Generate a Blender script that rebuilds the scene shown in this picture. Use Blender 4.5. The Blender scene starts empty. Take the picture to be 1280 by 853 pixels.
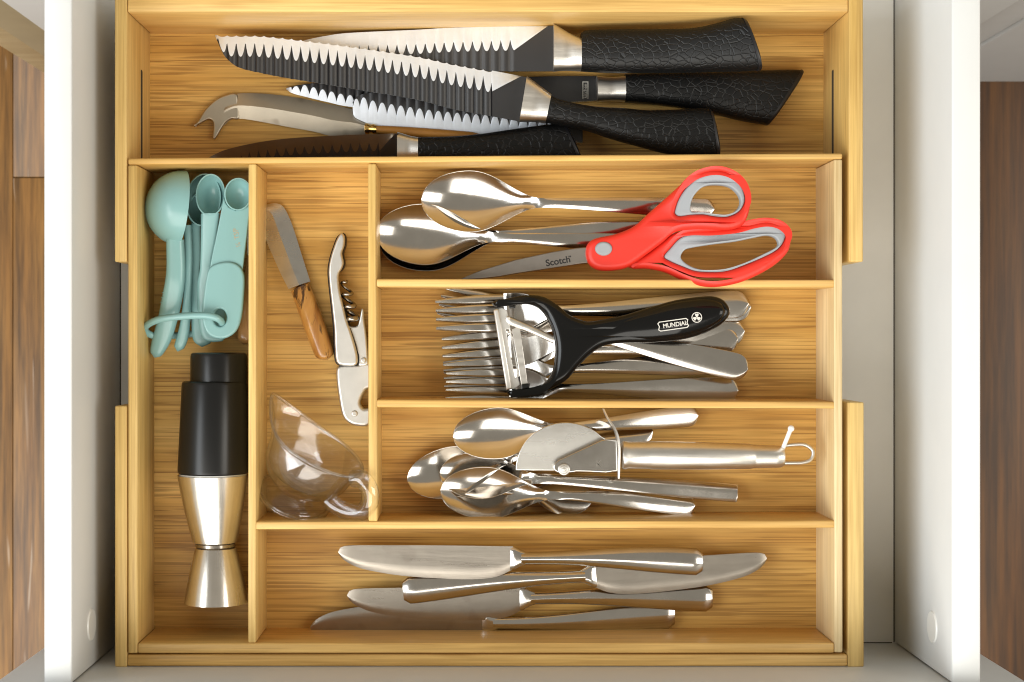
import bpy, bmesh, math, random
import numpy as np
from mathutils import Vector, Matrix

random.seed(4)
S = bpy.context.scene
COL = S.collection
PI = math.pi

# ------------------------------------------------------------------ camera, world, light
K = 0.0005                 # metres per photo pixel, one metre below the lens
CX, CY = 590.0, 424.0      # where the optical axis meets the picture
CAM_Z = 1.0

cam_d = bpy.data.cameras.new('camera')
cam_d.sensor_width = 36.0
cam_d.lens = 36.0 / (1280 * K)
cam_d.shift_x = (640 - CX) / 1280.0
cam_d.shift_y = (CY - 426.5) / 1280.0
cam_d.clip_start, cam_d.clip_end = 0.05, 50
cam_d.dof.use_dof = True
cam_d.dof.focus_distance = 0.95
cam_d.dof.aperture_fstop = 25
cam = bpy.data.objects.new('camera', cam_d)
cam.location = (0, 0, CAM_Z)
COL.objects.link(cam)
S.camera = cam

world = bpy.data.worlds.new('World')
S.world = world
world.use_nodes = True
wn = world.node_tree
bg = wn.nodes['Background']
bg.inputs['Color'].default_value = (0.61, 0.56, 0.47, 1)
bg.inputs['Strength'].default_value = 0.52


def area(name, loc, target, sx, sy, power, col):
    d = bpy.data.lights.new(name, 'AREA')
    d.shape = 'RECTANGLE'
    d.size, d.size_y = sx, sy
    d.energy = power
    d.color = col
    o = bpy.data.objects.new(name, d)
    o.location = loc
    o.rotation_euler = (Vector(target) - Vector(loc)).to_track_quat('-Z', 'Y').to_euler()
    COL.objects.link(o)
    return o


area('window_light', (-1.85, -0.35, 1.25), (0, 0, 0.03), 1.3, 1.9, 46, (0.92, 0.97, 1.0))
area('room_light', (-0.40, -1.40, 1.80), (0, 0, 0.03), 2.6, 1.7, 52, (1.0, 0.96, 0.88))
area('east_fill_light', (1.75, -0.20, 1.35), (0, 0, 0.03), 1.0, 1.4, 22, (1.0, 0.95, 0.86))  # added fill lamp, lifts the drawer's left inner side and the jigger's right


S.view_settings.view_transform = 'Standard'
S.view_settings.look = 'None'
S.view_settings.gamma = 1
S.view_settings.exposure = 0.12
S.render.engine = 'CYCLES'
S.cycles.max_bounces = 24
S.cycles.transmission_bounces = 24
S.cycles.glossy_bounces = 6
S.cycles.diffuse_bounces = 5
S.cycles.sample_clamp_indirect = 6
S.cycles.use_denoising = True
S.cycles.filter_width = 1.1
S.cycles.denoising_prefilter = 'ACCURATE'


# ------------------------------------------------------------------ materials
def new_mat(name):
    m = bpy.data.materials.new(name)
    m.use_nodes = True
    return m, m.node_tree, m.node_tree.nodes['Principled BSDF']


def nd(t, kind, **kw):
    n = t.nodes.new(kind)
    for k_, v in kw.items():
        setattr(n, k_, v)
    return n


def ramp(t, fac, stops):
    r = nd(t, 'ShaderNodeValToRGB')
    while len(r.color_ramp.elements) < len(stops):
        r.color_ramp.elements.new(0.5)
    for e, (p, c) in zip(r.color_ramp.elements, stops):
        e.position = p
        e.color = (c[0], c[1], c[2], 1) if hasattr(c, '__len__') else (c, c, c, 1)
    t.links.new(fac, r.inputs[0])
    return r.outputs[0]


def mix(t, mode, fac, a, b):
    n = nd(t, 'ShaderNodeMix', data_type='RGBA', blend_type=mode)
    if isinstance(fac, (int, float)):
        n.inputs[0].default_value = fac
    else:
        t.links.new(fac, n.inputs[0])
    for sock, v in ((n.inputs[6], a), (n.inputs[7], b)):
        if isinstance(v, (tuple, list)):
            sock.default_value = (v[0], v[1], v[2], 1)
        else:
            t.links.new(v, sock)
    return n.outputs[2]


def coords(t, scale, rnd=True):
    tc = nd(t, 'ShaderNodeTexCoord')
    src = tc.outputs['Object']
    if rnd:
        oi = nd(t, 'ShaderNodeObjectInfo')
        mu = nd(t, 'ShaderNodeVectorMath', operation='SCALE')
        mu.inputs[0].default_value = (3.1, 2.3, 1.7)
        t.links.new(oi.outputs['Random'], mu.inputs['Scale'])
        ad = nd(t, 'ShaderNodeVectorMath', operation='ADD')
        t.links.new(src, ad.inputs[0])
        t.links.new(mu.outputs[0], ad.inputs[1])
        src = ad.outputs[0]
    mp = nd(t, 'ShaderNodeMapping')
    mp.inputs['Scale'].default_value = scale
    t.links.new(src, mp.inputs[0])
    return mp.outputs[0]


def noise(t, vec, scale=1.0, detail=2.0, rough=0.5, dist=0.0):
    n = nd(t, 'ShaderNodeTexNoise')
    n.inputs['Scale'].default_value = scale
    n.inputs['Detail'].default_value = detail
    n.inputs['Roughness'].default_value = rough
    n.inputs['Distortion'].default_value = dist
    t.links.new(vec, n.inputs['Vector'])
    return n.outputs[0]


def bump(t, b, h, strength, dist):
    n = nd(t, 'ShaderNodeBump')
    n.inputs['Strength'].default_value = strength
    n.inputs['Distance'].default_value = dist
    t.links.new(h, n.inputs['Height'])
    t.links.new(n.outputs[0], b.inputs['Normal'])


def bamboo(name, axis, dash, lo=(0.63, 0.375, 0.105), hi=(0.79, 0.535, 0.20)):
    m, t, b = new_mat(name)

    def ax(al, ac):
        return (al, ac, ac) if axis == 'x' else (ac, al, ac)
    strips = noise(t, coords(t, ax(2.2, 62)), 1, 2, 0.55)
    base = ramp(t, strips, [(0.30, lo), (0.70, hi)])
    broad = noise(t, coords(t, ax(9, 16)), 1, 3, 0.6)
    base = mix(t, 'MULTIPLY', 1.0, base, ramp(t, broad, [(0.25, (0.86, 0.83, 0.78)), (0.75, (1.1, 1.1, 1.12))]))
    fib = noise(t, coords(t, ax(16, 640)), 1, 2, 0.6)
    base = mix(t, 'MULTIPLY', 1.0, base, ramp(t, fib, [(0.25, (0.80, 0.75, 0.68)), (0.7, (1.06, 1.06, 1.05))]))
    # fibre bundles: rows about a millimetre high, each broken into its own dashes
    sn = nd(t, 'ShaderNodeVectorMath', operation='SNAP')
    t.links.new(coords(t, (1, 1, 1)), sn.inputs[0])
    sn.inputs[1].default_value = ax(0.0004, 0.00078)
    sm = nd(t, 'ShaderNodeVectorMath', operation='MULTIPLY')
    t.links.new(sn.outputs[0], sm.inputs[0])
    sm.inputs[1].default_value = ax(20, 9371)
    dsh = noise(t, sm.outputs[0], 1, 0.0, 0.5)
    clump = noise(t, coords(t, ax(10, 24)), 1, 1, 0.5)
    f = ramp(t, dsh, [(0.53, 0.0), (0.66, 1.0)])
    f2 = ramp(t, clump, [(0.30, 0.2), (0.6, 1.0)])
    mm = nd(t, 'ShaderNodeMath', operation='MULTIPLY')
    t.links.new(f, mm.inputs[0])
    t.links.new(f2, mm.inputs[1])
    m2 = nd(t, 'ShaderNodeMath', operation='MULTIPLY')
    t.links.new(mm.outputs[0], m2.inputs[0])
    m2.inputs[1].default_value = dash
    base = mix(t, 'MIX', m2.outputs[0], base, (0.30, 0.145, 0.032))
    if dash > 0.4:
        tb = nd(t, 'ShaderNodeTexBrick')
        tb.offset = 0.37
        tb.inputs['Color1'].default_value = (1.06, 1.06, 1.08, 1)
        tb.inputs['Color2'].default_value = (0.84, 0.79, 0.70, 1)
        tb.inputs['Mortar'].default_value = (0.62, 0.52, 0.42, 1)
        tb.inputs['Scale'].default_value = 1.0
        tb.inputs['Mortar Size'].default_value = 0.00016
        tb.inputs['Brick Width'].default_value = 50.0
        tb.inputs['Row Height'].default_value = 0.0205
        far = nd(t, 'ShaderNodeVectorMath', operation='ADD')
        t.links.new(coords(t, (1, 1, 1)), far.inputs[0])
        far.inputs[1].default_value = (10.0, 0.0, 0.0)
        t.links.new(far.outputs[0], tb.inputs['Vector'])
        base = mix(t, 'MULTIPLY', 0.9, base, tb.outputs['Color'])
    # growth nodes: short pale bands across the grain
    vo = nd(t, 'ShaderNodeTexVoronoi')
    vo.inputs['Scale'].default_value = 1
    t.links.new(coords(t, ax(7, 47)), vo.inputs['Vector'])
    nodes_ = ramp(t, vo.outputs['Distance'], [(0.05, 1.0), (0.13, 0.0)])
    base = mix(t, 'MIX', nodes_, base, mix(t, 'MULTIPLY', 0.5, base, (0.62, 0.5, 0.36)))
    t.links.new(base, b.inputs['Base Color'])
    b.inputs['Roughness'].default_value = 0.42
    b.inputs['Specular IOR Level'].default_value = 0.4
    bump(t, b, fib, 0.12, 0.0006)
    return m


def plain(name, col, rough=0.5, metal=0.0, spec=0.5, bumpn=None, var=0.0, coat=0.0):
    m, t, b = new_mat(name)
    b.inputs['Base Color'].default_value = (*col, 1)
    b.inputs['Roughness'].default_value = rough
    b.inputs['Metallic'].default_value = metal
    b.inputs['Specular IOR Level'].default_value = spec
    b.inputs['Coat Weight'].default_value = coat
    if var:
        n = noise(t, coords(t, (30, 30, 30)), 1, 4, 0.6)
        c = mix(t, 'MULTIPLY', 1.0, ramp(t, n, [(0.3, 1 - var), (0.7, 1.0)]), col)
        t.links.new(c, b.inputs['Base Color'])
    if bumpn:
        sc, st, ds = bumpn
        n = noise(t, coords(t, (sc, sc, sc)), 1, 3, 0.6)
        bump(t, b, n, st, ds)
    return m


def steel(name, col, r0, r1, stretch=(40, 40, 40), brushed=0.0, spots=0.0):
    m, t, b = new_mat(name)
    b.inputs['Metallic'].default_value = 1.0
    n = noise(t, coords(t, stretch), 1, 5, 0.65)
    t.links.new(ramp(t, n, [(0.3, r0), (0.7, r1)]), b.inputs['Roughness'])
    n2 = noise(t, coords(t, (55, 55, 55)), 1, 4, 0.6)
    c = mix(t, 'MULTIPLY', 1.0, ramp(t, n2, [(0.3, 0.88), (0.7, 1.0)]), col)
    if spots:
        n3 = noise(t, coords(t, (70, 70, 70)), 1, 1, 0.4)
        c = mix(t, 'MULTIPLY', ramp(t, n3, [(0.62, 0.0), (0.68, spots)]), c, (0.55, 0.50, 0.46))
    t.links.new(c, b.inputs['Base Color'])
    if brushed:
        n4 = noise(t, coords(t, (60, 1500, 60) if brushed > 0 else (1500, 60, 60)), 1, 2, 0.5)
        bump(t, b, n4, abs(brushed), 0.0003)
    return m


M = {}
M['bamboo_pale'] = bamboo('pale bamboo grain along', 'y', 0.15, (0.70, 0.54, 0.29), (0.82, 0.70, 0.45))
M['bamboo_x'] = bamboo('bamboo grain across', 'x', 0.25)
M['bamboo_y'] = bamboo('bamboo grain along', 'y', 0.25, (0.62, 0.40, 0.12), (0.78, 0.57, 0.23))
M['bamboo_base'] = bamboo('bamboo base grain', 'x', 0.70, (0.63, 0.370, 0.092), (0.81, 0.550, 0.185))
M['white'] = plain('white melamine', (0.655, 0.665, 0.66), 0.38, var=0.03)
M['white_base'] = plain('drawer bottom melamine', (0.80, 0.785, 0.74), 0.45, var=0.05)
M['cap'] = plain('white plastic cap', (0.78, 0.78, 0.75), 0.3)
M['pale_wood'] = bamboo('pale edging wood', 'x', 0.1, (0.52, 0.42, 0.24), (0.62, 0.52, 0.33))
M['tan_panel'] = plain('tan cabinet edge', (0.42, 0.35, 0.22), 0.5, var=0.1)
M['dark_gap'] = plain('dark gap', (0.03, 0.025, 0.02), 0.7)
M['steel'] = steel('polished cutlery steel', (0.63, 0.60, 0.56), 0.11, 0.20)
M['steel_blade'] = steel('worn table knife steel', (0.43, 0.39, 0.34), 0.26, 0.36, (20, 200, 20), 0.06, 0.18)
M['steel_plain'] = steel('plain rolled steel', (0.66, 0.645, 0.61), 0.24, 0.30, (12, 60, 12), 0.0, 0.15)
M['scissor_steel'] = steel('dull scissor steel', (0.34, 0.30, 0.26), 0.30, 0.38)
M['steel_shaded'] = steel('shaded blade edge', (0.20, 0.165, 0.13), 0.35, 0.45)  # paring knife edge: the shade beside the wall is put into the steel colour
M['steel_satin'] = steel('satin steel', (0.80, 0.77, 0.72), 0.30, 0.42, (30, 400, 30), 0.10)
M['steel_bevel'] = steel('ground edge steel', (0.88, 0.93, 1.0), 0.58, 0.66, (400, 30, 30), -0.15)
M['steel_old'] = steel('tarnished old steel', (0.58, 0.52, 0.42), 0.34, 0.48, (20, 20, 20), 0, 0.6)
M['steel_dark'] = steel('dark coiled steel', (0.42, 0.38, 0.33), 0.18, 0.3)
M['steel_bright'] = steel('bright cast metal', (0.74, 0.725, 0.69), 0.40, 0.48)
M['jigger'] = steel('brushed jigger steel', (0.80, 0.75, 0.68), 0.20, 0.28, (400, 20, 20), -0.06)
M['brass'] = steel('brass ferrule', (0.80, 0.52, 0.16), 0.15, 0.3)
M['amber'] = plain('amber handle', (0.45, 0.20, 0.04), 0.25, spec=0.6, var=0.3)
M['coat'] = plain('black non-stick coating', (0.006, 0.006, 0.008), 0.44, spec=0.9)
M['black_gloss'] = plain('black glossy plastic', (0.004, 0.004, 0.004), 0.16, spec=0.32)
M['black_satin'] = plain('black satin plastic', (0.006, 0.006, 0.006), 0.30, spec=0.40)
M['black_edge'] = plain('black end rim', (0.006, 0.006, 0.008), 0.4)
M['red'] = plain('red plastic', (0.66, 0.030, 0.016), 0.42, spec=0.4, bumpn=(1100, 0.12, 0.0003))
M['grey_soft'] = plain('grey soft grip', (0.29, 0.305, 0.32), 0.55)
M['mint'] = plain('mint plastic', (0.235, 0.43, 0.43), 0.26, spec=0.5)
M['print_tan'] = plain('tan print', (0.42, 0.33, 0.20), 0.6)
M['print_white'] = plain('white print', (0.62, 0.60, 0.55), 0.6)
M['print_black'] = plain('black print', (0.02, 0.016, 0.014), 0.6)
M['etch'] = plain('etched mark', (0.30, 0.28, 0.24), 0.5, 0.6)
M['tip_white'] = plain('white rubber tip', (0.80, 0.78, 0.74), 0.5)


def croc(name):
    m, t, b = new_mat(name)
    b.inputs['Base Color'].default_value = (0.005, 0.005, 0.005, 1)
    b.inputs['Roughness'].default_value = 0.42
    b.inputs['Specular IOR Level'].default_value = 0.30
    v = nd(t, 'ShaderNodeTexVoronoi', feature='DISTANCE_TO_EDGE')
    v.inputs['Scale'].default_value = 1
    w = coords(t, (215, 290, 215))
    t.links.new(w, v.inputs['Vector'])
    h = ramp(t, v.outputs['Distance'], [(0.0, 0.0), (0.09, 1.0)])
    n = noise(t, coords(t, (900, 900, 900)), 1, 2, 0.5)
    mm = nd(t, 'ShaderNodeMath', operation='MULTIPLY_ADD')
    t.links.new(n, mm.inputs[0])
    mm.inputs[1].default_value = 0.12
    t.links.new(h, mm.inputs[2])
    bump(t, b, mm.outputs[0], 0.40, 0.0006)
    return m


M['croc'] = croc('black crocodile grip')


def wood_handle(name, lo, hi, vein):
    m, t, b = new_mat(name)
    n = noise(t, coords(t, (120, 22, 60)), 1, 4, 0.6, 0.6)
    c = ramp(t, n, [(0.3, lo), (0.65, hi)])
    n2 = noise(t, coords(t, (170, 40, 80)), 1, 5, 0.65, 1.2)
    c = mix(t, 'MIX', ramp(t, n2, [(0.55, 0.0), (0.62, 0.95)]), c, vein)
    t.links.new(c, b.inputs['Base Color'])
    b.inputs['Roughness'].default_value = 0.28
    b.inputs['Coat Weight'].default_value = 0.3
    return m


M['wood'] = wood_handle('veined wood handle', (0.30, 0.12, 0.025), (0.56, 0.29, 0.075), (0.05, 0.022, 0.008))
M['wood_plain'] = wood_handle('plain wood handle', (0.42, 0.21, 0.07), (0.55, 0.30, 0.11), (0.40, 0.19, 0.06))


def glass(name):
    """clear thin glass: mostly see-through, a little refraction, mirror-like towards its edges"""
    m, t, b = new_mat(name)
    out = t.nodes['Material Output']
    lw = nd(t, 'ShaderNodeLayerWeight')
    lw.inputs['Blend'].default_value = 0.5
    f = ramp(t, lw.outputs['Facing'], [(0.0, 0.085), (0.5, 0.15), (0.8, 0.44), (1.0, 1.0)])
    tr = nd(t, 'ShaderNodeBsdfTransparent')
    tr.inputs[0].default_value = (0.99, 0.99, 0.99, 1)
    rf = nd(t, 'ShaderNodeBsdfRefraction')
    rf.inputs['IOR'].default_value = 1.30
    rf.inputs['Roughness'].default_value = 0.0
    gl_ = nd(t, 'ShaderNodeBsdfGlossy')
    gl_.inputs['Roughness'].default_value = 0.01
    a = nd(t, 'ShaderNodeMixShader')
    a.inputs[0].default_value = 0.22
    t.links.new(tr.outputs[0], a.inputs[1])
    t.links.new(rf.outputs[0], a.inputs[2])
    c = nd(t, 'ShaderNodeMixShader')
    t.links.new(f, c.inputs[0])
    t.links.new(a.outputs[0], c.inputs[1])
    t.links.new(gl_.outputs[0], c.inputs[2])
    t.links.new(c.outputs[0], out.inputs['Surface'])
    return m


M['glass'] = glass('clear glass')


def floor_wood(name, k=1.0, streak=0.6):
    m, t, b = new_mat(name)
    n = noise(t, coords(t, (26, 2.2, 10)), 1, 5, 0.62, 0.8)
    c = ramp(t, n, [(0.25, (0.21, 0.096, 0.022)), (0.5, (0.275, 0.138, 0.035)), (0.75, (0.35, 0.195, 0.058))])
    fine = noise(t, coords(t, (130, 5, 10)), 1, 4, 0.7)
    c = mix(t, 'MULTIPLY', 1.0, c, ramp(t, fine, [(0.36, 0.42), (0.64, 1.2)]))
    sc = noise(t, coords(t, (75, 5.5, 10)), 1, 2, 0.5, 1.0)
    c = mix(t, 'MIX', ramp(t, sc, [(0.655, 0.0), (0.70, streak)]), c, (0.60, 0.50, 0.42))
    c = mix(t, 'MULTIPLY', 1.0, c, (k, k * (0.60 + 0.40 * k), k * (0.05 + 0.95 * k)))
    t.links.new(c, b.inputs['Base Color'])
    b.inputs['Roughness'].default_value = 0.45
    bump(t, b, fine, 0.15, 0.001)
    return m


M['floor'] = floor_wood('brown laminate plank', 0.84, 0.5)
M['floor_shaded'] = floor_wood('shaded laminate plank', 0.30, 0.0)  # same laminate, with the shade on the right put into its colour


# ------------------------------------------------------------------ helpers
def W(px, py, z=0.0, h=0.0):
    """photo pixel of a point standing at height z -> metres; h lifts it straight up"""
    s = (CAM_Z - z) * K
    return Vector(((px - CX) * s, -(py - CY) * s, z + h))


def props(o, label=None, cat=None, group=None, kind=None):
    for k_, v in (('label', label), ('category', cat), ('group', group), ('kind', kind)):
        if v:
            o[k_] = v
    return o


def thing(name, label, cat, loc=(0, 0, 0), group=None):
    o = bpy.data.objects.new(name, None)
    o.empty_display_size = 0.01
    o.location = loc
    COL.objects.link(o)
    return props(o, label, cat, group)


def root_offset(parent):
    off = Vector((0, 0, 0))
    p = parent
    while p is not None:
        off += Vector(p.location)
        p = p.parent
    return off


def mk(name, verts, faces, mats, parent=None, smooth=True, fmats=None, sharp=35, local=False, normals=None):
    me = bpy.data.meshes.new(name)
    off = Vector((0, 0, 0)) if (local or parent is None) else root_offset(parent)
    me.from_pydata([tuple(Vector(v) - off) for v in verts], [], faces)
    if not isinstance(mats, (list, tuple)):
        mats = [mats]
    for m in mats:
        me.materials.append(m)
    if fmats:
        me.polygons.foreach_set('material_index', fmats)
    me.validate()
    if smooth:
        me.shade_smooth()
        if normals is not None:
            me.normals_split_custom_set_from_vertices(normals)
        elif sharp:
            me.set_sharp_from_angle(angle=math.radians(sharp))
    me.update()
    o = bpy.data.objects.new(name, me)
    COL.objects.link(o)
    if parent is not None:
        o.parent = parent
    return o


def bm_obj(name, bm, mats, parent=None, smooth=True, sharp=35, local=False):
    bm.verts.index_update()
    v = [x.co.copy() for x in bm.verts]
    f = [[y.index for y in x.verts] for x in bm.faces]
    fm = [x.material_index for x in bm.faces]
    bm.free()
    return mk(name, v, f, mats, parent, smooth, fm, sharp, local)


def prism(name, top4, z0, z1, mat, parent, bev=0.0008):
    """board: four corners (x, y) in metres, from z0 to z1, edges eased"""
    bm = bmesh.new()
    lo = [bm.verts.new((x, y, z0)) for x, y in top4]
    hi = [bm.verts.new((x, y, z1)) for x, y in top4]
    n = len(top4)
    bm.faces.new(lo[::-1])
    bm.faces.new(hi)
    for i in range(n):
        j = (i + 1) % n
        bm.faces.new((lo[i], lo[j], hi[j], hi[i]))
    bmesh.ops.recalc_face_normals(bm, faces=bm.faces)
    if bev:
        bmesh.ops.bevel(bm, geom=list(bm.edges), offset=bev, segments=2, affect='EDGES', profile=0.5)
    return bm_obj(name, bm, mat, parent, True, 50)


def box(name, x0, x1, y0, y1, z0, z1, mat, parent, bev=0.0008):
    return prism(name, [(x0, y0), (x1, y0), (x1, y1), (x0, y1)], z0, z1, mat, parent, bev)


def board(name, quad, zt, zb, mat, parent, bev=0.0009):
    """board whose top outline is given in photo pixels at height zt"""
    pts = [W(x, y, zt) for x, y in quad]
    return prism(name, [(p.x, p.y) for p in pts], zb, zt, mat, parent, bev)


def catmull(pts, n, closed=False):
    """n points evenly spaced along a smooth curve through pts (any dimension)"""
    P = [np.array(p, float) for p in pts]
    m = len(P)
    out = []
    segs = m if closed else m - 1
    for i in range(segs):
        if closed:
            a, b, c, d = P[(i - 1) % m], P[i], P[(i + 1) % m], P[(i + 2) % m]
        else:
            b, c = P[i], P[i + 1]
            a = P[i - 1] if i > 0 else 2 * b - c
            d = P[i + 2] if i + 2 < m else 2 * c - b
        for j in range(12):
            t = j / 12
            out.append(0.5 * ((2 * b) + (-a + c) * t + (2 * a - 5 * b + 4 * c - d) * t * t + (-a + 3 * b - 3 * c + d) * t ** 3))
    out.append(P[0] if closed else P[-1])
    out = np.array(out)
    dd = np.linalg.norm(np.diff(out, axis=0), axis=1)
    s = np.concatenate([[0], np.cumsum(dd)])
    q = np.linspace(0, s[-1], n + 1 if closed else n)
    res = np.stack([np.interp(q, s, out[:, k_]) for k_ in range(out.shape[1])], 1)
    return res[:-1] if closed else res


def polyline(pts, n):
    P = np.array(pts, float)
    s = np.concatenate([[0], np.cumsum(np.linalg.norm(np.diff(P, axis=0), axis=1))])
    q = np.linspace(0, s[-1], n)
    return np.stack([np.interp(q, s, P[:, k_]) for k_ in range(P.shape[1])], 1)


def loft_faces(nr, m, caps=True, closed=False):
    f = []
    for i in range(nr - 1 + (1 if closed else 0)):
        a, b = i * m, ((i + 1) % nr) * m
        for j in range(m):
            k_ = (j + 1) % m
            f.append((a + j, a + k_, b + k_, b + j))
    if caps and not closed:
        f.append(tuple(range(m))[::-1])
        f.append(tuple(range((nr - 1) * m, nr * m)))
    return f


def fix_normals(verts, faces):
    bm = bmesh.new()
    vs = [bm.verts.new(v) for v in verts]
    for f in faces:
        try:
            bm.faces.new([vs[i] for i in f])
        except ValueError:
            pass
    bmesh.ops.recalc_face_normals(bm, faces=bm.faces)
    return bm


def rings(name, ring_list, mat, parent, closed=False, sharp=40, local=False, caps=True):
    m = len(ring_list[0])
    v = [p for r in ring_list for p in r]
    bm = fix_normals(v, loft_faces(len(ring_list), m, caps, closed))
    return bm_obj(name, bm, mat, parent, True, sharp, local)


def sgn_pow(x, p):
    return math.copysign(abs(x) ** p, x)


def ribbon(name, top, bot, zc, ht, mat, parent, n=28, m=20, p=0.75, ends=(0.0, 0.0), smooth_curve=True):
    """solid handle between two outlines in pixels; zc/ht = (start, end) centre height and half thickness"""
    f = catmull if smooth_curve else polyline
    T, B = f(top, n), f(bot, n)
    zcs = zc if len(zc) > 2 else (zc[0], zc[1])
    rs = []
    for i in range(n):
        t = i / (n - 1)
        z = float(np.interp(t, np.linspace(0, 1, len(zcs)), zcs))
        h = float(np.interp(t, np.linspace(0, 1, len(ht)), ht))
        sc = 1.0
        for e, tt in ((ends[0], t), (ends[1], 1 - t)):
            if e and tt < e:
                u = 1 - tt / e
                sc *= math.sqrt(max(0.02, 1 - u * u))
        c, d = (T[i] + B[i]) / 2, (T[i] - B[i]) / 2 * sc
        h *= sc
        r = []
        for j in range(m):
            a = 2 * PI * j / m
            q = c + d * sgn_pow(math.cos(a), p)
            r.append(W(q[0], q[1], z, h * sgn_pow(math.sin(a), p)))
        rs.append(r)
    return rings(name, rs, mat, parent, sharp=50)


def tube(name, pts, rad, mat, parent, closed=False, n=40, m=10, flat=1.0, px=True, taper=None):
    """round wire through (px, py, z) points; rad in metres"""
    C = catmull(pts, n, closed)
    P = [W(c[0], c[1], c[2]) for c in C] if px else [Vector(c) for c in C]
    rs = []
    for i in range(n):
        if closed:
            d = P[(i + 1) % n] - P[i - 1]
        else:
            d = P[min(i + 1, n - 1)] - P[max(i - 1, 0)]
        d.normalize()
        side = d.cross(Vector((0, 0, 1)))
        if side.length < 1e-4:
            side = Vector((1, 0, 0))
        side.normalize()
        up = side.cross(d).normalized()
        r = rad * (taper[0] + (taper[1] - taper[0]) * i / (n - 1) if taper else 1)
        rs.append([P[i] + side * (r * math.cos(2 * PI * j / m)) + up * (r * flat * math.sin(2 * PI * j / m)) for j in range(m)])
    return rings(name, rs, mat, parent, closed, 60)


U = 0.000475


def plate(name, outlines, zfun, t, bev, mat, parent, smooth=True, res=3, n=None):
    """flat solid with eased edges; outlines in pixels (first outer, then holes); zfun(px, py) = height of its underside"""
    cu = bpy.data.curves.new('tmp', 'CURVE')
    cu.dimensions = '2D'
    cu.fill_mode = 'BOTH'
    cu.extrude = max(t / 2 - bev, 1e-5)
    cu.bevel_depth = bev
    cu.bevel_resolution = res
    cu.offset = -bev
    for k_, o in enumerate(outlines):
        pts = catmull(o, n or max(40, 8 * len(o)), True) if smooth else np.array(o, float)
        sp = cu.splines.new('POLY')
        sp.points.add(len(pts) - 1)
        for q, c in zip(sp.points, pts):
            q.co = (c[0] * U, -c[1] * U, 0, 1)
        sp.use_cyclic_u = True
    ob = bpy.data.objects.new('tmp', cu)
    COL.objects.link(ob)
    me = bpy.data.meshes.new_from_object(ob.evaluated_get(bpy.context.evaluated_depsgraph_get()))
    vs = []
    for v in me.vertices:
        px, py = v.co.x / U, -v.co.y / U
        z = zfun(px, py) if callable(zfun) else zfun
        vs.append(W(px, py, z, v.co.z + t / 2))
    fs = [tuple(p.vertices) for p in me.polygons]
    bpy.data.objects.remove(ob)
    bpy.data.curves.remove(cu)
    bpy.data.meshes.remove(me)
    return mk(name, vs, fs, mat, parent, True, None, 45)


def text(name, s, center, size, ang, z, mat, parent, bold=0.0, shear=0.0, sx=1.0):
    cu = bpy.data.curves.new('tmp', 'FONT')
    cu.body = s
    cu.size = 1.0
    cu.offset = bold
    cu.shear = shear
    cu.extrude = 0.012
    cu.align_x, cu.align_y = 'CENTER', 'CENTER'
    ob = bpy.data.objects.new('tmp', cu)
    COL.objects.link(ob)
    me = bpy.data.meshes.new_from_object(ob.evaluated_get(bpy.context.evaluated_depsgraph_get()))
    a = math.radians(ang)
    vs = []
    for v in me.vertices:
        x, y = v.co.x * size * sx, v.co.y * size
        px = center[0] + x * math.cos(a) - y * math.sin(a)
        py = center[1] - (x * math.sin(a) + y * math.cos(a))
        vs.append(W(px, py, z(px, py) if callable(z) else z, v.co.z * 0.004))
    fs = [tuple(p.vertices) for p in me.polygons]
    bpy.data.objects.remove(ob)
    bpy.data.curves.remove(cu)
    bpy.data.meshes.remove(me)
    return mk(name, vs, fs, mat, parent, False)


def lathe(name, prof, zc, mat, parent, axis='y', m=40, sharp=35, caps=True):
    """turned body lying down: prof = (along px, centre px, radius px) along the image axis"""
    s = (CAM_Z - zc) * K
    rs = []
    for a, c, r in prof:
        ring = []
        for j in range(m):
            th = 2 * PI * j / m
            q = (c + r * math.cos(th), a) if axis == 'y' else (a, c + r * math.cos(th))
            p = W(q[0], q[1], zc)
            p.z += r * s * math.sin(th)
            ring.append(p)
        rs.append(ring)
    return rings(name, rs, mat, parent, sharp=sharp, caps=caps)


def two_curve_plate(name, top, bot, z, t, mat, parent, n=40, nv=6, fold=0.0, edge=None, sharp=30):
    """thin blade between two outlines, optionally folded along its middle line"""
    T, B = catmull(top, n), catmull(bot, n)
    vs, fs = [], []
    for side in (1, -1):
        for i in range(n):
            for j in range(nv + 1):
                v = j / nv
                q = T[i] * (1 - v) + B[i] * v
                zz = z(q[0], q[1]) if callable(z) else z
                h = t if side > 0 else 0.0
                if side > 0:
                    h -= fold * abs(v - 0.5) * 2
                vs.append(W(q[0], q[1], zz, h))
    N = n * (nv + 1)
    for s_ in (0, N):
        for i in range(n - 1):
            for j in range(nv):
                a = s_ + i * (nv + 1) + j
                fs.append((a, a + 1, a + nv + 2, a + nv + 1))
    for i in range(n - 1):
        for j in (0, nv):
            a = i * (nv + 1) + j
            fs.append((a, a + nv + 1, a + nv + 1 + N, a + N))
    for i in (0, n - 1):
        for j in range(nv):
            a = i * (nv + 1) + j
            fs.append((a, a + 1, a + 1 + N, a + N))
    bm = fix_normals(vs, fs)
    return bm_obj(name, bm, mat, parent, True, sharp)


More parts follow.
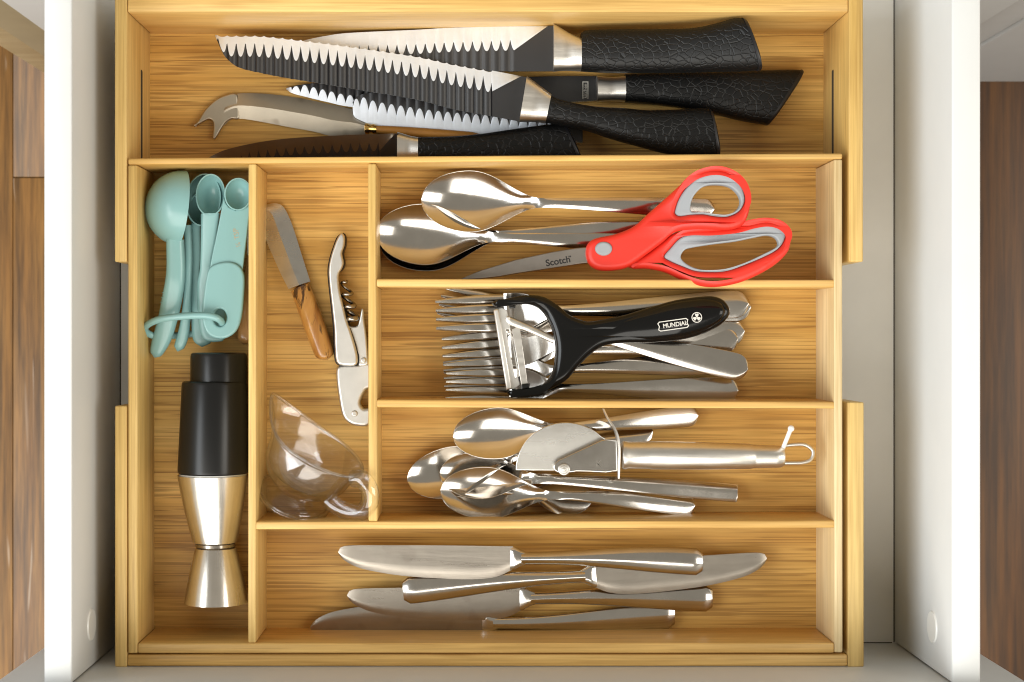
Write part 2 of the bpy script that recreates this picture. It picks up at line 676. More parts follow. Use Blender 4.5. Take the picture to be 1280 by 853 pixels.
# ------------------------------------------------------------------ setting: floor, cabinet, drawer
FLOOR_Z = -0.75
floor = box('floor', -1.6, 1.7, -1.3, 1.6, FLOOR_Z - 0.03, FLOOR_Z - 0.012, M['dark_gap'], None, 0)
props(floor, kind='structure', label='brown laminate floor far below the open drawer')
pw = 0.128
x = -1.6 + 0.0
x_joint = (16 - CX) * K * 1.75
x = x_joint - 9 * pw
ci = 0
while x < 1.6:
    cuts = [-1.3, 1.6]
    yj = -(222 - CY) * K * 1.75
    if ci == 9:
        cuts = [-1.3, yj - 1.2, yj, 1.6]
    else:
        cuts = [-1.3, -0.55 - ((ci * 0.31) % 0.5), 0.42 + ((ci * 0.37) % 0.8), 1.6]
    for a, b in zip(cuts[:-1], cuts[1:]):
        box('plank', x + 0.0003, x + pw - 0.0003, a + 0.0004, b - 0.0004, FLOOR_Z - 0.012, FLOOR_Z, M['floor'] if x < 0.1 else M['floor_shaded'], floor, 0.0006)
    x += pw
    ci += 1

FY = 0.2835
cab = thing('kitchen_cabinet', 'white kitchen cabinet front behind and below the open drawer', 'cabinet', (0.0, FY, FLOOR_Z))
box('edge_strip', -0.4596, -0.430, FY + 0.002, FY + 0.02, FLOOR_Z, 0.10, M['pale_wood'], cab)
box('side_panel', -0.4295, -0.391, FY, FY + 0.02, FLOOR_Z, 0.10, M['tan_panel'], cab)
box('door', -0.3885, 0.452, FY - 0.004, FY + 0.016, FLOOR_Z, -0.045, M['white'], cab, 0.0012)
box('door_post', 0.4558, 0.490, FY + 0.001, FY + 0.02, FLOOR_Z, 0.10, M['white'], cab, 0.0012)
box('door', 0.4905, 1.25, FY - 0.002, FY + 0.02, FLOOR_Z, 0.10, M['white'], cab, 0.0012)
box('back_board', -0.43, 1.25, FY + 0.021, FY + 0.035, FLOOR_Z, -0.05, M['dark_gap'], cab, 0)

drawer = thing('drawer', 'open white kitchen drawer holding the bamboo cutlery tray', 'drawer', (0, 0, -0.012))
box('bottom_panel', -0.222, 0.266, -0.192, 0.50, -0.012, 0.0, M['white_base'], drawer, 0)
for xg in (-0.2200, 0.2634):
    box('groove', xg, xg + 0.0006, -0.1895, 0.48, -0.009, 0.0004, M['dark_gap'], drawer, 0)
box('groove', -0.2185, 0.2625, -0.1900, -0.1895, -0.009, 0.0003, M['dark_gap'], drawer, 0)
sp_l = box('side_panel', -0.2354, -0.2200, -0.1893, 0.50, -0.020, 0.12, M['white'], drawer, 0.0010)
sp_r = box('side_panel', 0.2640, 0.2798, -0.1893, 0.50, -0.020, 0.12, M['white'], drawer, 0.0010)
box('front_panel', -0.2640, 0.3075, -0.2090, -0.1900, -0.045, 0.135, M['white'], drawer, 0.0012)
box('back_panel', -0.2195, 0.2635, 0.485, 0.50, 0.0005, 0.10, M['white'], drawer, 0.0010)
for xx, sg, zz, side in ((-0.2200, 1, 0.076, sp_l), (0.2640, -1, 0.083, sp_r)):
    bm = bmesh.new()
    r = bmesh.ops.create_cone(bm, cap_ends=True, segments=28, radius1=0.0095, radius2=0.0088, depth=0.0010,
                              matrix=Matrix.Translation((xx + sg * 0.0003, -0.165, zz)) @ Matrix.Rotation(sg * PI / 2, 4, 'Y'))
    bm_obj('screw_cap', bm, M['cap'], side, True, 30)

# ------------------------------------------------------------------ expandable bamboo tray
ZT = 0.0735                 # tops of the tray walls
ZF = 0.0243                 # floor of the middle tray
ZW = 0.0060                 # floor of the pulled-out trays
ZWT = 0.0728
tray = thing('cutlery_tray', 'expandable bamboo cutlery tray with dividers filling the white drawer', 'cutlery tray', (0, 0, 0.0))
bx, by, bb = M['bamboo_x'], M['bamboo_y'], M['bamboo_base']


def rect(x0, x1, y0, y1):
    return [(x0, y1), (x1, y1), (x1, y0), (x0, y0)]


# middle tray
board('side_wall', [(160, 817), (171.8, 817), (171.8, 206.5), (160, 206.5)], ZT, 0.0125, by, tray)
board('side_wall', [(1043, 816), (1053.5, 816), (1053, 199.3), (1042.5, 199.3)], ZT, 0.0125, M['bamboo_pale'], tray)
board('end_wall', [(160, 206), (1053, 199), (1053, 191.8), (160, 198)], ZT, 0.0125, bx, tray)
board('end_wall', [(172.2, 817), (1042.8, 816.5), (1042.8, 804), (172.2, 804.5)], ZT, 0.0125, bx, tray)
zq = ZT - 0.0006
board('divider', [(310, 804), (320, 804), (320.5, 205), (310.5, 205)], zq + 0.0004, ZF, by, tray)
board('divider', [(460.5, 652), (472, 652), (470, 204.5), (460, 204.5)], zq, ZF, by, tray)
board('divider', [(470.5, 358.8), (1047, 359.6), (1047, 350), (470.5, 348.8)], zq - 0.0003, ZF, bx, tray)
board('divider', [(470.5, 509.5), (1047, 511), (1047, 502.5), (470.5, 499.8)], zq - 0.0003, ZF, bx, tray)
board('divider', [(318.5, 662.2), (1050.5, 660), (1050.5, 651), (318.5, 652.4)], zq - 0.0002, ZF, bx, tray)
p0, p1 = W(166, 811, ZT), W(1048, 197, ZT)
box('base_panel', p0.x, p1.x, p0.y, p1.y, ZF - 0.0055, ZF, bb, tray, 0)
# upper pulled-out tray
yb = W(0, 327.5, ZWT).y
yt = W(0, 2, ZWT)
xl0, xl1 = W(143.3, 0, ZWT).x, W(158.6, 0, ZWT).x
xr0, xr1 = W(1061, 0, ZWT).x, W(1079, 0, ZWT).x
ytop0, ytop1 = W(0, 15, ZWT).y, W(0, -9, ZWT).y
sl0, sl1 = W(0, 87, 0.03).y, W(0, 205, 0.03).y
for xa, xb_, inner in ((xl0, xl1, 1), (xr0, xr1, -1)):
    xi = xb_ if inner > 0 else xa
    xo = xa if inner > 0 else xb_
    lo_, hi_ = sorted((xo, xi))
    box('side_wall', lo_, hi_, yb, ytop1, 0.0005, ZWT, by, tray)
    g = xi + inner * 0.0004
    lo_, hi_ = sorted((xi - inner * 0.002, g))
    box('slide_slot', lo_, hi_, yb + 0.02, sl0, 0.029, 0.0345, M['dark_gap'], tray, 0.0015)
box('end_wall', xl1 + 0.0002, xr0 - 0.0002, ytop0, ytop1, 0.0005, ZWT - 0.0005, bx, tray)
box('base_panel', xl1 - 0.002, xr0 + 0.002, yb, ytop0 + 0.002, 0.0007, ZW, bb, tray, 0)
# lower pulled-out tray
xl0, xl1 = W(143.5, 0, ZWT).x, W(158.8, 0, ZWT).x
xr0, xr1 = W(1060, 0, ZWT).x, W(1080, 0, ZWT).x
yu_l, yu_r = W(0, 507.5, ZWT).y, W(0, 503, ZWT).y
yl0, yl1 = W(0, 834, ZWT).y, W(0, 818.6, ZWT).y
box('side_wall', xl0, xl1, yl0, yu_l, 0.0006, ZWT, by, tray)
box('side_wall', xr0, xr1, yl0, yu_r, 0.0006, ZWT, by, tray)
box('end_wall', xl1 + 0.0002, xr0 - 0.0002, yl0 + 0.0004, yl1, 0.0006, ZWT - 0.0005, bx, tray)
box('base_panel', xl1 - 0.002, xr0 + 0.002, yl1 - 0.001, yu_l, 0.0008, ZW, bb, tray, 0)


# ------------------------------------------------------------------ cutlery made once, then copied
def slab(nu, nv, top, th):
    """grid sheet with thickness: top(u index, v index) -> point; returns verts, faces, station of each face"""
    vs, fs, st = [], [], []
    for s_ in (0, 1):
        for i in range(nu):
            for j in range(nv):
                p = Vector(top(i, j))
                if s_:
                    p.z -= th
                vs.append(p)
    N = nu * nv
    for i in range(nu - 1):
        for j in range(nv - 1):
            a = i * nv + j
            fs.append((a, a + nv, a + nv + 1, a + 1)); st.append(i)
            fs.append((N + a, N + a + 1, N + a + nv + 1, N + a + nv)); st.append(i)
        for j, fl in ((0, 0), (nv - 1, 1)):
            a = i * nv + j
            q = (a, N + a, N + a + nv, a + nv)
            fs.append(q if not fl else q[::-1]); st.append(i)
    for i, fl in ((0, 0), (nu - 1, 1)):
        for j in range(nv - 1):
            a = i * nv + j
            q = (a, a + 1, N + a + 1, N + a)
            fs.append(q if not fl else q[::-1]); st.append(min(i, nu - 2))
    return vs, fs, st


def vnormals(vs, fs):
    V = np.array([tuple(v) for v in vs])
    Nn = np.zeros_like(V)
    for f in fs:
        a, b, c, d = (V[k_] for k_ in f)
        n = np.cross(c - a, d - b)
        for k_ in f:
            Nn[k_] += n
    ln = np.linalg.norm(Nn, axis=1)
    ln[ln == 0] = 1
    return Nn / ln[:, None]


def split_slab(parent, vs, fs, st, cut, names, mats):
    """two parts of one continuous sheet, shaded as one"""
    nn = vnormals(vs, fs)
    for part, (name, mat) in enumerate(zip(names, mats)):
        sel = [f for f, s_ in zip(fs, st) if (s_ >= cut) == bool(part)]
        used = sorted({i for f in sel for i in f})
        mp = {o: i for i, o in enumerate(used)}
        mk(name, [vs[i] for i in used], [tuple(mp[i] for i in f) for f in sel], mat, parent, True, None, None, True,
           [tuple(nn[i]) for i in used])


def smooth(a, b, x):
    t = min(1, max(0, (x - a) / (b - a)))
    return t * t * (3 - 2 * t)


def stations(L, n, dense_end=0.03):
    t = np.linspace(0, PI, n)
    c = (1 - np.cos(t)) / 2
    return (0.55 * c + 0.45 * np.linspace(0, 1, n)) * L


def make_spoon(name, L, bl, bw, neck, end, depth, square=False, arch=0.011, mat='steel', crown=0.0010):
    root = bpy.data.objects.new(name, None)
    root.empty_display_size = 0.01
    COL.objects.link(root)
    root['L'] = L
    xs = np.concatenate([bl * (1 - np.cos(np.linspace(0, PI / 2, 9)))[:-1] * 0.4,
                         np.linspace(bl * 0.4, bl * 1.25, 20), np.linspace(bl * 1.3, L - end * 0.6, 20),
                         L - end * 0.55 * (1 - np.sin(np.linspace(0, PI / 2, 10)))])
    nu, nv = len(xs), 13
    cpos = 0.46

    def hw(x):
        s_ = x / bl
        if s_ <= cpos:
            w = bw / 2 * math.sqrt(max(0.0, 1 - ((s_ - cpos) / cpos) ** 2))
        elif s_ <= 1.12:
            c = 0.5 * (1 + math.cos(PI * (s_ - cpos) / (1.12 - cpos)))
            w = neck / 2 + (bw / 2 - neck / 2) * c ** 0.92
        else:
            w = neck / 2 + (end - neck) / 2 * smooth(bl * 1.1, L * 0.93, x) ** 0.9
        r = end * (0.5 if not square else 0.10)
        if x > L - r:
            u = (x - (L - r)) / r
            k_ = math.sqrt(max(0.0, 1 - u * u))
            w *= k_ if not square else 0.86 + 0.14 * k_
        return max(w, 0.0002)

    def zr(x):
        rim = 0.0105 + 0.002 * (x / bl) ** 2 if x < bl else None
        nk = smooth(bl * 0.75, bl * 1.35, x)
        hx = (x - bl) / (L - bl)
        hz = arch * (1 - max(0, hx)) ** 1.4 + 0.006 * math.sin(PI * min(1, max(0, hx)) ** 0.8) + 0.0022
        return (0.0100 if rim is None else rim) * (1 - nk) + hz * nk

    def top(i, j):
        x_ = xs[i]
        v = -1 + 2 * j / (nv - 1)
        v = math.sin(v * PI / 2)
        w = hw(x_)
        s_ = x_ / bl
        dd = depth * max(0.0, 1 - ((s_ - cpos) / (cpos if s_ < cpos else 0.62)) ** 2) ** 0.9 if s_ < 1.08 else 0
        cr = crown * smooth(bl * 1.0, bl * 1.35, x_)
        return (x_, w * v, zr(x_) - dd * (1 - v * v) + cr * (1 - v * v))
    vs, fs, st = slab(nu, nv, top, 0.0013)
    cut = int(np.searchsorted(xs, bl * 1.02))
    split_slab(root, vs, fs, st, cut, ('bowl', 'handle'), (M[mat], M[mat]))
    return root


def make_fork(L):
    root = bpy.data.objects.new('fork', None)
    root.empty_display_size = 0.01
    COL.objects.link(root)
    root['L'] = L
    tl = L * 0.235
    hwid = 0.0118
    end = 0.0165
    neck = 0.0050

    def zc(x):
        if x < tl:
            return 0.0030 + 0.0075 * (1 - x / tl) ** 1.6
        hx = (x - tl) / (L - tl)
        return 0.0030 + 0.0125 * smooth(0.0, 0.28, hx) * (1 - smooth(0.2, 1.05, hx) * 1.0) + 0.001
    xs = np.concatenate([np.linspace(tl * 0.93, tl * 1.62, 16), np.linspace(tl * 1.7, L - 0.010, 20), L - 0.0085 * (1 - np.sin(np.linspace(0, PI / 2, 9)))])
    nv = 11

    def hw(x):
        s_ = (x - tl) / (tl * 0.72)
        if s_ < 1:
            w = neck / 2 + (hwid - neck / 2) * (0.5 * (1 + math.cos(PI * max(0, s_ - 0.12) / 0.88)))
        else:
            w = neck / 2 + (end - neck) / 2 * smooth(tl * 1.6, L * 0.95, x)
        if x > L - end / 2:
            u = (x - (L - end / 2)) / (end / 2)
            w *= math.sqrt(max(0, 1 - u * u))
        return max(w, 0.0002)

    def top(i, j):
        x_ = xs[i]
        v = math.sin((-1 + 2 * j / (nv - 1)) * PI / 2)
        cr = 0.0012 * smooth(tl * 1.3, tl * 1.9, x_)
        dish = 0.0012 * (1 - smooth(tl * 1.0, tl * 1.6, x_))
        return (x_, hw(x_) * v, zc(x_) + cr * (1 - v * v) - dish * (1 - v * v))
    vs, fs, st = slab(len(xs), nv, top, 0.0014)
    cut = 15
    split_slab(root, vs, fs, st, cut, ('head', 'handle'), (M['steel'], M['steel']))
    for k_ in range(4):
        y1 = (k_ - 1.5) * 0.00585
        y0 = (k_ - 1.5) * 0.00520
        rs = []
        n = 16
        for i in range(n):
            t = i / (n - 1)
            x_ = tl * 0.995 * (1 - (1 - t) ** 1.0) if i else 0.0
            w = 0.0008 + 0.0017 * min(1.0, t * 1.9) ** 0.7
            h = 0.0004 + 0.0002 * t
            yy = y0 + (y1 - y0) * t
            z_ = zc(x_) - 0.0007 - 0.0012 * t * (1 - (yy / hwid) ** 2)
            rs.append([Vector((x_, yy + w * sgn_pow(math.cos(2 * PI * j / 10), 0.55), z_ + h * sgn_pow(math.sin(2 * PI * j / 10), 0.7))) for j in range(10)])
        rings('tine', rs, M['steel'], root, sharp=60, local=True)
    return root


def make_table_knife(L, mirror=1):
    root = bpy.data.objects.new('table_knife', None)
    root.empty_display_size = 0.01
    COL.objects.link(root)
    root['L'] = L
    b = L * 0.478
    n, nv = 40, 9
    T = catmull([(0, 0.0010), (0.0016, 0.0036), (0.008, 0.0048), (0.03, 0.0054), (b * 0.6, 0.0060), (b, 0.0064)], n)
    B = catmull([(0, 0.0004), (0.0014, -0.0020), (0.006, -0.0055), (0.0155, -0.0090), (0.036, -0.0121), (0.06, -0.0133), (b * 0.8, -0.0132), (b * 0.92, -0.0112), (b, -0.0072)], n)
    vs, fs = [], []
    for s_ in (1, -1):
        for i in range(n):
            for j in range(nv):
                v = j / (nv - 1)
                q = T[i] * (1 - v) + B[i] * v
                th = 0.0009 * min(1, (1 - v) * 4.0 + 0.15) * min(1, 0.3 + 10 * i / n)
                vs.append(Vector((q[0], q[1] * mirror, 0.0062 + s_ * th + 0.002 * (q[0] / b))))
    N = n * nv
    for s_ in (0, N):
        for i in range(n - 1):
            for j in range(nv - 1):
                a = s_ + i * nv + j
                fs.append((a, a + 1, a + nv + 1, a + nv))
    for i in range(n - 1):
        for j in (0, nv - 1):
            a = i * nv + j
            fs.append((a, a + nv, a + nv + N, a + N))
    for j in range(nv - 1):
        for i in (0, n - 1):
            a = i * nv + j
            fs.append((a, a + 1, a + 1 + N, a + N))
    bm_obj('blade', fix_normals(vs, fs), M['steel_blade'], root, True, 35, True)
    # bolster and handle: flattened bar that swells to a blunt end
    prof = [(b - 0.0014, 0.0060, -0.0074, 0.0012), (b + 0.0004, 0.0062, -0.0074, 0.0020), (b + 0.0022, 0.0058, -0.0064, 0.0024), (b + 0.0046, 0.0046, -0.0050, 0.0026), (b + 0.0075, 0.0034, -0.0041, 0.0026)]

    def ring(x_, yt_, yb_, h, z_, p=0.85, m=18, keel=0.0):
        c, d = (yt_ + yb_) / 2, (yt_ - yb_) / 2
        out = []
        for j in range(m):
            a = 2 * PI * j / m
            ca, sa = sgn_pow(math.cos(a), p), sgn_pow(math.sin(a), p)
            out.append(Vector((x_, (c + d * ca) * mirror, z_ + h * sa + (keel * (1 - abs(ca)) if sa > 0 else 0))))
        return out
    rings('bolster', [ring(x_, a, c, h, 0.0082, 0.7) for x_, a, c, h in prof], M['steel'], root, sharp=40, local=True)
    hs = []
    n = 30
    for i in range(n):
        t = i / (n - 1)
        x_ = b + 0.0050 + (L - b - 0.0050) * t
        w = 0.0038 + 0.0042 * smooth(0.05, 0.90, t)
        c = -0.0004 + 0.0012 * math.sin(PI * t) - 0.0008 * t
        h = 0.0027 - 0.0006 * t
        z_ = 0.0082 - 0.0036 * smooth(0, 1, t)
        if t > 0.955:
            u = (t - 0.955) / 0.045
            k_ = math.sqrt(max(0.02, 1 - u * u * 0.95))
            w *= 0.55 + 0.45 * k_
            h *= k_
        hs.append(ring(x_, c + w, c - w, h, z_, 0.95, 24, 0.0010))
    rings('handle', hs, M['steel'], root, sharp=50, local=True)
    return root


def tree_copy(o, parent=None):
    c = o.copy()
    COL.objects.link(c)
    if parent is not None:
        c.parent = parent
    for ch in o.children:
        tree_copy(ch, c)
    return c


USED = set()


def put(src, pa, pb, za, zb, label, cat, group, roll=0.0, dy=0.0):
    """lay a copy of src so that its near end is over pixel pa and its far end over pb"""
    o = src if src.name not in USED else tree_copy(src)
    USED.add(src.name)
    L = src['L']
    A, B = W(*pa, za), W(*pb, zb)
    ex = (B - A)
    ln = ex.length
    ex.normalize()
    ey = Vector((0, 0, 1)).cross(ex).normalized()
    ez = ex.cross(ey)
    R = Matrix((ex, ey, ez)).transposed()
    R = R @ Matrix.Rotation(roll, 3, 'X')
    o.location = A
    o.rotation_euler = R.to_euler()
    o.scale = (ln / L,) * 3
    props(o, label, cat, group)
    return o


# dinner spoons, third compartment
ds = make_spoon('dinner_spoon', 0.172, 0.062, 0.0362, 0.0056, 0.0115, 0.0085)
G = 'dinner spoons in the compartment with the red scissors'
put(ds, (476, 305), (846, 284), 0.0235, 0.0255, 'dinner spoon hidden under another spoon, only its rim showing at the left', 'spoon', G, 0.0)
put(ds, (472, 292), (835, 308), 0.0270, 0.0290, 'lower dinner spoon beside the scissor blade, bowl against the left divider', 'spoon', G, 0.0)
put(ds, (527, 252), (892, 262), 0.0310, 0.0285, 'uppermost dinner spoon, handle end seen through the small ring of the scissors', 'spoon', G, 0.0)

# forks, fourth compartment
fk = make_fork(0.186)
G = 'forks lying under the black peeler'
F = [((552, 376), (934, 462), 0.0245, 0.0375, 'fork lying aslant across the other handles below the black peeler handle'),
     ((545, 394.6), (937, 384), 0.0300, 0.0270, 'fork directly beneath the topmost fork, its handle end peeping out behind it'),
     ((545, 394), (934, 380), 0.0340, 0.0310, 'topmost fork in the peeler compartment, nearest the divider under the scissors'),
     ((554, 450), (921, 424), 0.0245, 0.0265, 'fork second from top at the handle end, overlapped by another fork'),
     ((553, 440), (929, 414), 0.0300, 0.0250, 'fork with its mirror-bright handle end just below the peeler handle tip'),
     ((555, 468), (905, 452), 0.0265, 0.0270, 'fork with its handle end hidden under the slanting fork'),
     ((557, 482), (921, 488), 0.0320, 0.0260, 'lowest fork in the peeler compartment, beside the lower divider')]
for pa, pb, za, zb, lb in F:
    put(fk, pa, pb, za, zb, lb, 'fork', G)

# dessert spoons, fifth compartment
sp = make_spoon('teaspoon', 0.147, 0.057, 0.0305, 0.0048, 0.0125, 0.0075)
G = 'small spoons around the pizza cutter'
put(sp, (512, 606), (816, 540), 0.0262, 0.0290, 'dark-looking spoon at the far left, handle passing under the pizza cutter', 'spoon', G, -0.28)
put(sp, (566, 545), (872, 519), 0.0330, 0.0290, 'bright small spoon above the pizza cutter wheel', 'spoon', G)
sps = make_spoon('teaspoon', 0.090, 0.038, 0.0235, 0.0040, 0.0080, 0.0050)
sq = make_spoon('flat_handled_spoon', 0.180, 0.052, 0.0285, 0.0060, 0.0110, 0.0070, square=True)
put(sq, (550, 594), (921, 617), 0.0305, 0.0310, 'spoon with long square-ended handle just below the pizza cutter', 'spoon', G, -0.2)
put(sps, (738, 622), (560, 606), 0.0225, 0.0250, 'spoon lying the other way round, bowl half hidden under a spoon handle', 'spoon', G)
put(sp, (550, 618), (868, 633), 0.0350, 0.0305, 'lowest small spoon, with its bowl beside the bottom divider', 'spoon', G, -0.28)

# table knives, bottom compartment
tk = make_table_knife(0.2125, 1)
tkm = make_table_knife(0.2125, -1)
G = 'table knives in the bottom compartment'
put(tkm, (389, 779), (842, 769), 0.0235, 0.0240, 'lowest table knife, pale blade tip at the far left', 'table knife', G, 0.14)
put(tk, (435, 744), (889, 744), 0.0265, 0.0260, 'third table knife from the top, blade tip crossing the lowest blade', 'table knife', G)
put(tkm, (956, 698), (504, 735), 0.0290, 0.0320, 'table knife turned round, spotted blade pointing right', 'table knife', G)
put(tk, (424, 690), (877, 699), 0.0320, 0.0330, 'topmost table knife, nearest the divider above the knives', 'table knife', G)


# ------------------------------------------------------------------ black kitchen knives
def fluted_blade(name, edge, spine, z, pitch, s_first, s_last, bevel_px, spike, parent, scallop=0.0, h0=0.0021, bevel_end=None, tilt=0.0, n_per=12, heel=1.15, edge_mat='steel_bevel'):
    """blade with rounded flutes; the ground edge cuts them into scallops. edge/spine run tip -> heel in pixels"""
    E0, S0 = catmull(edge, 400), catmull(spine, 400)
    L = np.concatenate([[0], np.cumsum(np.linalg.norm(np.diff(E0, axis=0), axis=1))])
    n = int(L[-1] / pitch * n_per)
    u = np.linspace(0, L[-1], n)
    E = np.stack([np.interp(u, L, E0[:, k_]) for k_ in (0, 1)], 1)
    Sx = S0[:, 0]
    # spine point of each column: straight across the blade
    order = np.argsort(S0[:, 0])
    Sy = np.interp(E[:, 0], S0[order, 0], S0[order, 1])
    Sp = np.stack([np.clip(E[:, 0], S0[:, 0].min(), S0[:, 0].max()), Sy], 1)
    vs, fs, fm = [], [], []
    nb, ns = 4, 8
    nrow = nb + ns + 1
    for i in range(n):
        ss = ((u[i] - s_first) / pitch) % 1.0 * 2 - 1
        live = s_first <= u[i] <= s_last
        g = abs(ss) ** 2.3 if live else (0.0 if u[i] > s_last else 0.0)
        vec = Sp[i] - E[i]
        wd = max(1e-3, np.linalg.norm(vec))
        vb = min(0.93, bevel_px / wd)
        if u[i] > s_last:
            vb *= max(0.02, 1 - (u[i] - s_last) / (L[-1] - s_last) * heel)
        vx = vb * (1 - (1 - spike) * g)
        e = E[i] + vec / wd * (scallop * math.sqrt(max(0, 1 - ss * ss)) if live and scallop else 0)
        hb = h0 * (1 - (1 - spike) * g * 0.95)
        zz = z(E[i][0], E[i][1]) if callable(z) else z
        for j in range(nrow):
            if j <= nb:
                v = vx * j / nb
                h = 0.0003 + (hb - 0.0003) * j / nb
            else:
                v = vx + (1 - vx) * (j - nb) / ns
                h = hb
            q = e * (1 - v) + Sp[i] * v
            vs.append(W(q[0], q[1], zz, h - tilt * (q[1] - e[1])))
    for i in range(n - 1):
        for j in range(nrow - 1):
            a = i * nrow + j
            fs.append((a, a + 1, a + nrow + 1, a + nrow))
            fm.append(0 if j < nb else 1)
    N = len(vs)
    for i in range(n):
        for j in (0, nrow - 1):
            p = vs[i * nrow + j]
            zz = z(E[i][0], E[i][1]) if callable(z) else z
            vs.append(Vector((p.x, p.y, p.z - 0.0010)))
    for i in range(n - 1):
        a, c = N + 2 * i, N + 2 * i + 2
        fs.append((a, c, c + 1, a + 1)); fm.append(1)
        fs.append((i * nrow, (i + 1) * nrow, c, a)); fm.append(0)
        fs.append((i * nrow + nrow - 1, a + 1, c + 1, (i + 1) * nrow + nrow - 1)); fm.append(1)
    bm = bmesh.new()
    bv = [bm.verts.new(v) for v in vs]
    for f, mi in zip(fs, fm):
        fc = bm.faces.new([bv[k_] for k_ in f])
        fc.material_index = mi
    bmesh.ops.recalc_face_normals(bm, faces=bm.faces)
    return bm_obj(name, bm, [M[edge_mat], M['coat']], parent, True, 28)


def knife_handle(root, bol_t, bol_b, top, bot, zc, ht, endt=0.0055):
    ribbon('bolster', bol_t, bol_b, (zc[0], zc[0]), (ht[0] * 0.92, ht[0] * 0.80, ht[0]), M['steel_satin'], root, 10, 24, 0.72)
    ribbon('handle', top, bot, zc, ht, M['croc'], root, 40, 28, 0.72, (0, 0.012))
    # smooth rim closing the handle
    T, B = catmull(top, 60), catmull(bot, 60)
    ribbon('end_rim', [T[-3] + (0.6, -0.7), T[-1] + (0.6, -0.5)], [B[-3] + (0.6, 0.7), B[-1] + (0.6, 0.5)], (zc[-1], zc[-1]), (ht[-1] * 1.03, ht[-1] * 0.98), M['black_edge'], root, 6, 28, 0.72, (0, 0.5), False)


GK = 'black crocodile-handled kitchen knives'
# chef knife
r_ = thing('kitchen_knife', 'large black knife nearest the back, smooth pale edge, half under the serrated one', 'kitchen knife', W(700, 60, ZW), GK)
fluted_blade('blade', [(372, 55), (382, 50.5), (406, 45.5), (437, 41.5), (520, 37.6), (565, 35), (640, 33.3), (692, 33)],
             [(372, 58), (395, 66), (430, 75), (470, 81), (520, 86), (580, 89), (640, 90), (692, 90)], lambda px, py: 0.0160 + 0.0165 * (px - 372) / 320, 11.8, 20, 272, 31, 0.52, r_)
knife_handle(r_, [(691.5, 30), (703, 37), (715, 44), (726, 48.6)], [(691.5, 89.5), (703, 88.5), (715, 88.5), (726, 89)],
             [(726, 42), (735, 38.5), (770, 37.6), (806, 37.6), (862, 36.4), (893, 30.5), (919, 23.5), (932, 26)], [(726, 89), (740, 90), (770, 91), (806, 91), (862, 90.5), (893, 89.5), (925, 89), (954, 87.5)],
             (0.0350, 0.0440, 0.0590), (0.0095, 0.0105, 0.0110))
# carving knife
r_ = thing('kitchen_knife', 'black knife whose handle end reaches farthest right, under two others', 'kitchen knife', W(760, 112, ZW), GK)
k_bl = fluted_blade('blade', [(358, 112), (366, 117), (385, 122), (410, 128), (441, 134), (520, 139), (620, 136), (690, 130), (746, 126.5)],
             [(358, 111), (380, 106), (410, 104), (450, 102), (520, 100), (600, 98), (660, 97), (700, 96), (746, 96)], 0.0085, 11.6, 8, 300, 14, 0.25, r_, h0=0.0018, heel=8)
knife_handle(r_, [(745.5, 95.5), (760, 97), (770, 97), (781, 96)], [(746.5, 127.5), (760, 126.5), (770, 126.5), (781, 127.5)],
             [(781, 93), (840, 91), (893, 90), (959, 88.3), (1000, 88), (1006, 92)], [(781, 128), (815, 130.5), (849, 135), (893, 143), (926, 151), (962, 157)],
             (0.0150, 0.0160, 0.0150), (0.0085, 0.0095, 0.0100))
plate('print_frame', [[(728, 102), (735.5, 102), (735.5, 124), (728, 124)], [(729.2, 103.4), (734.3, 103.4), (734.3, 124), (729.2, 124)]], 0.0105, 0.0002, 0.00002, M['print_white'], k_bl, False)
text('print', 'kitchen', (731.8, 114), 6.2, 90, 0.0106, M['print_white'], k_bl, 0.01)
# santoku with its handle under the serrated knife
r_ = thing('kitchen_knife', 'wide black blade with round tip and downward edge, handle hidden under the serrated knife', 'kitchen knife', W(700, 150, ZW), GK)
fluted_blade('blade', [(440.5, 131), (442, 144), (449, 150), (470, 157.5), (502, 163), (544, 169), (587, 173), (640, 176), (690, 178.5), (728, 179)],
             [(440.5, 130), (446, 122), (460, 117), (490, 115), (540, 117), (580, 120), (620, 124), (660, 128), (700, 131), (730, 134)], 0.0108, 11.8, 12, 262, 30, 0.55, r_)
knife_handle(r_, [(724, 134), (734, 136), (740, 137)], [(724, 158), (734, 157), (740, 157)],
             [(740, 136), (780, 140), (830, 144), (880, 148), (886, 150)], [(740, 157), (780, 164), (830, 176), (868, 184), (880, 186)],
             (0.0150, 0.0155, 0.0155), (0.0065, 0.0070, 0.0070))
# small paring knife against the tray wall
r_ = thing('paring_knife', 'smallest black knife lying along the divider wall, brown reflections on its blade', 'kitchen knife', W(510, 180, ZW), GK)
fluted_blade('blade', [(262, 196.5), (284, 187), (327, 177.5), (371, 172.5), (437, 169), (498, 167)],
             [(262, 198), (290, 200), (330, 202), (371, 203), (437, 204), (498, 203)], 0.0240, 11.6, 40, 215, 20, 0.45, r_, h0=0.0016, tilt=0.00034, edge_mat='steel_shaded')
knife_handle(r_, [(497, 165.5), (506, 168), (514, 170.5), (523, 172)], [(497, 203), (506, 202), (514, 201), (523, 201)],
             [(523, 172), (566, 171), (600, 168), (631, 163.5), (670, 158), (697, 154.7), (707, 155)], [(523, 201), (566, 202), (600, 203), (631, 204), (670, 205), (710, 206), (729, 200)],
             (0.0195, 0.0210, 0.0220), (0.0075, 0.0085, 0.0090))
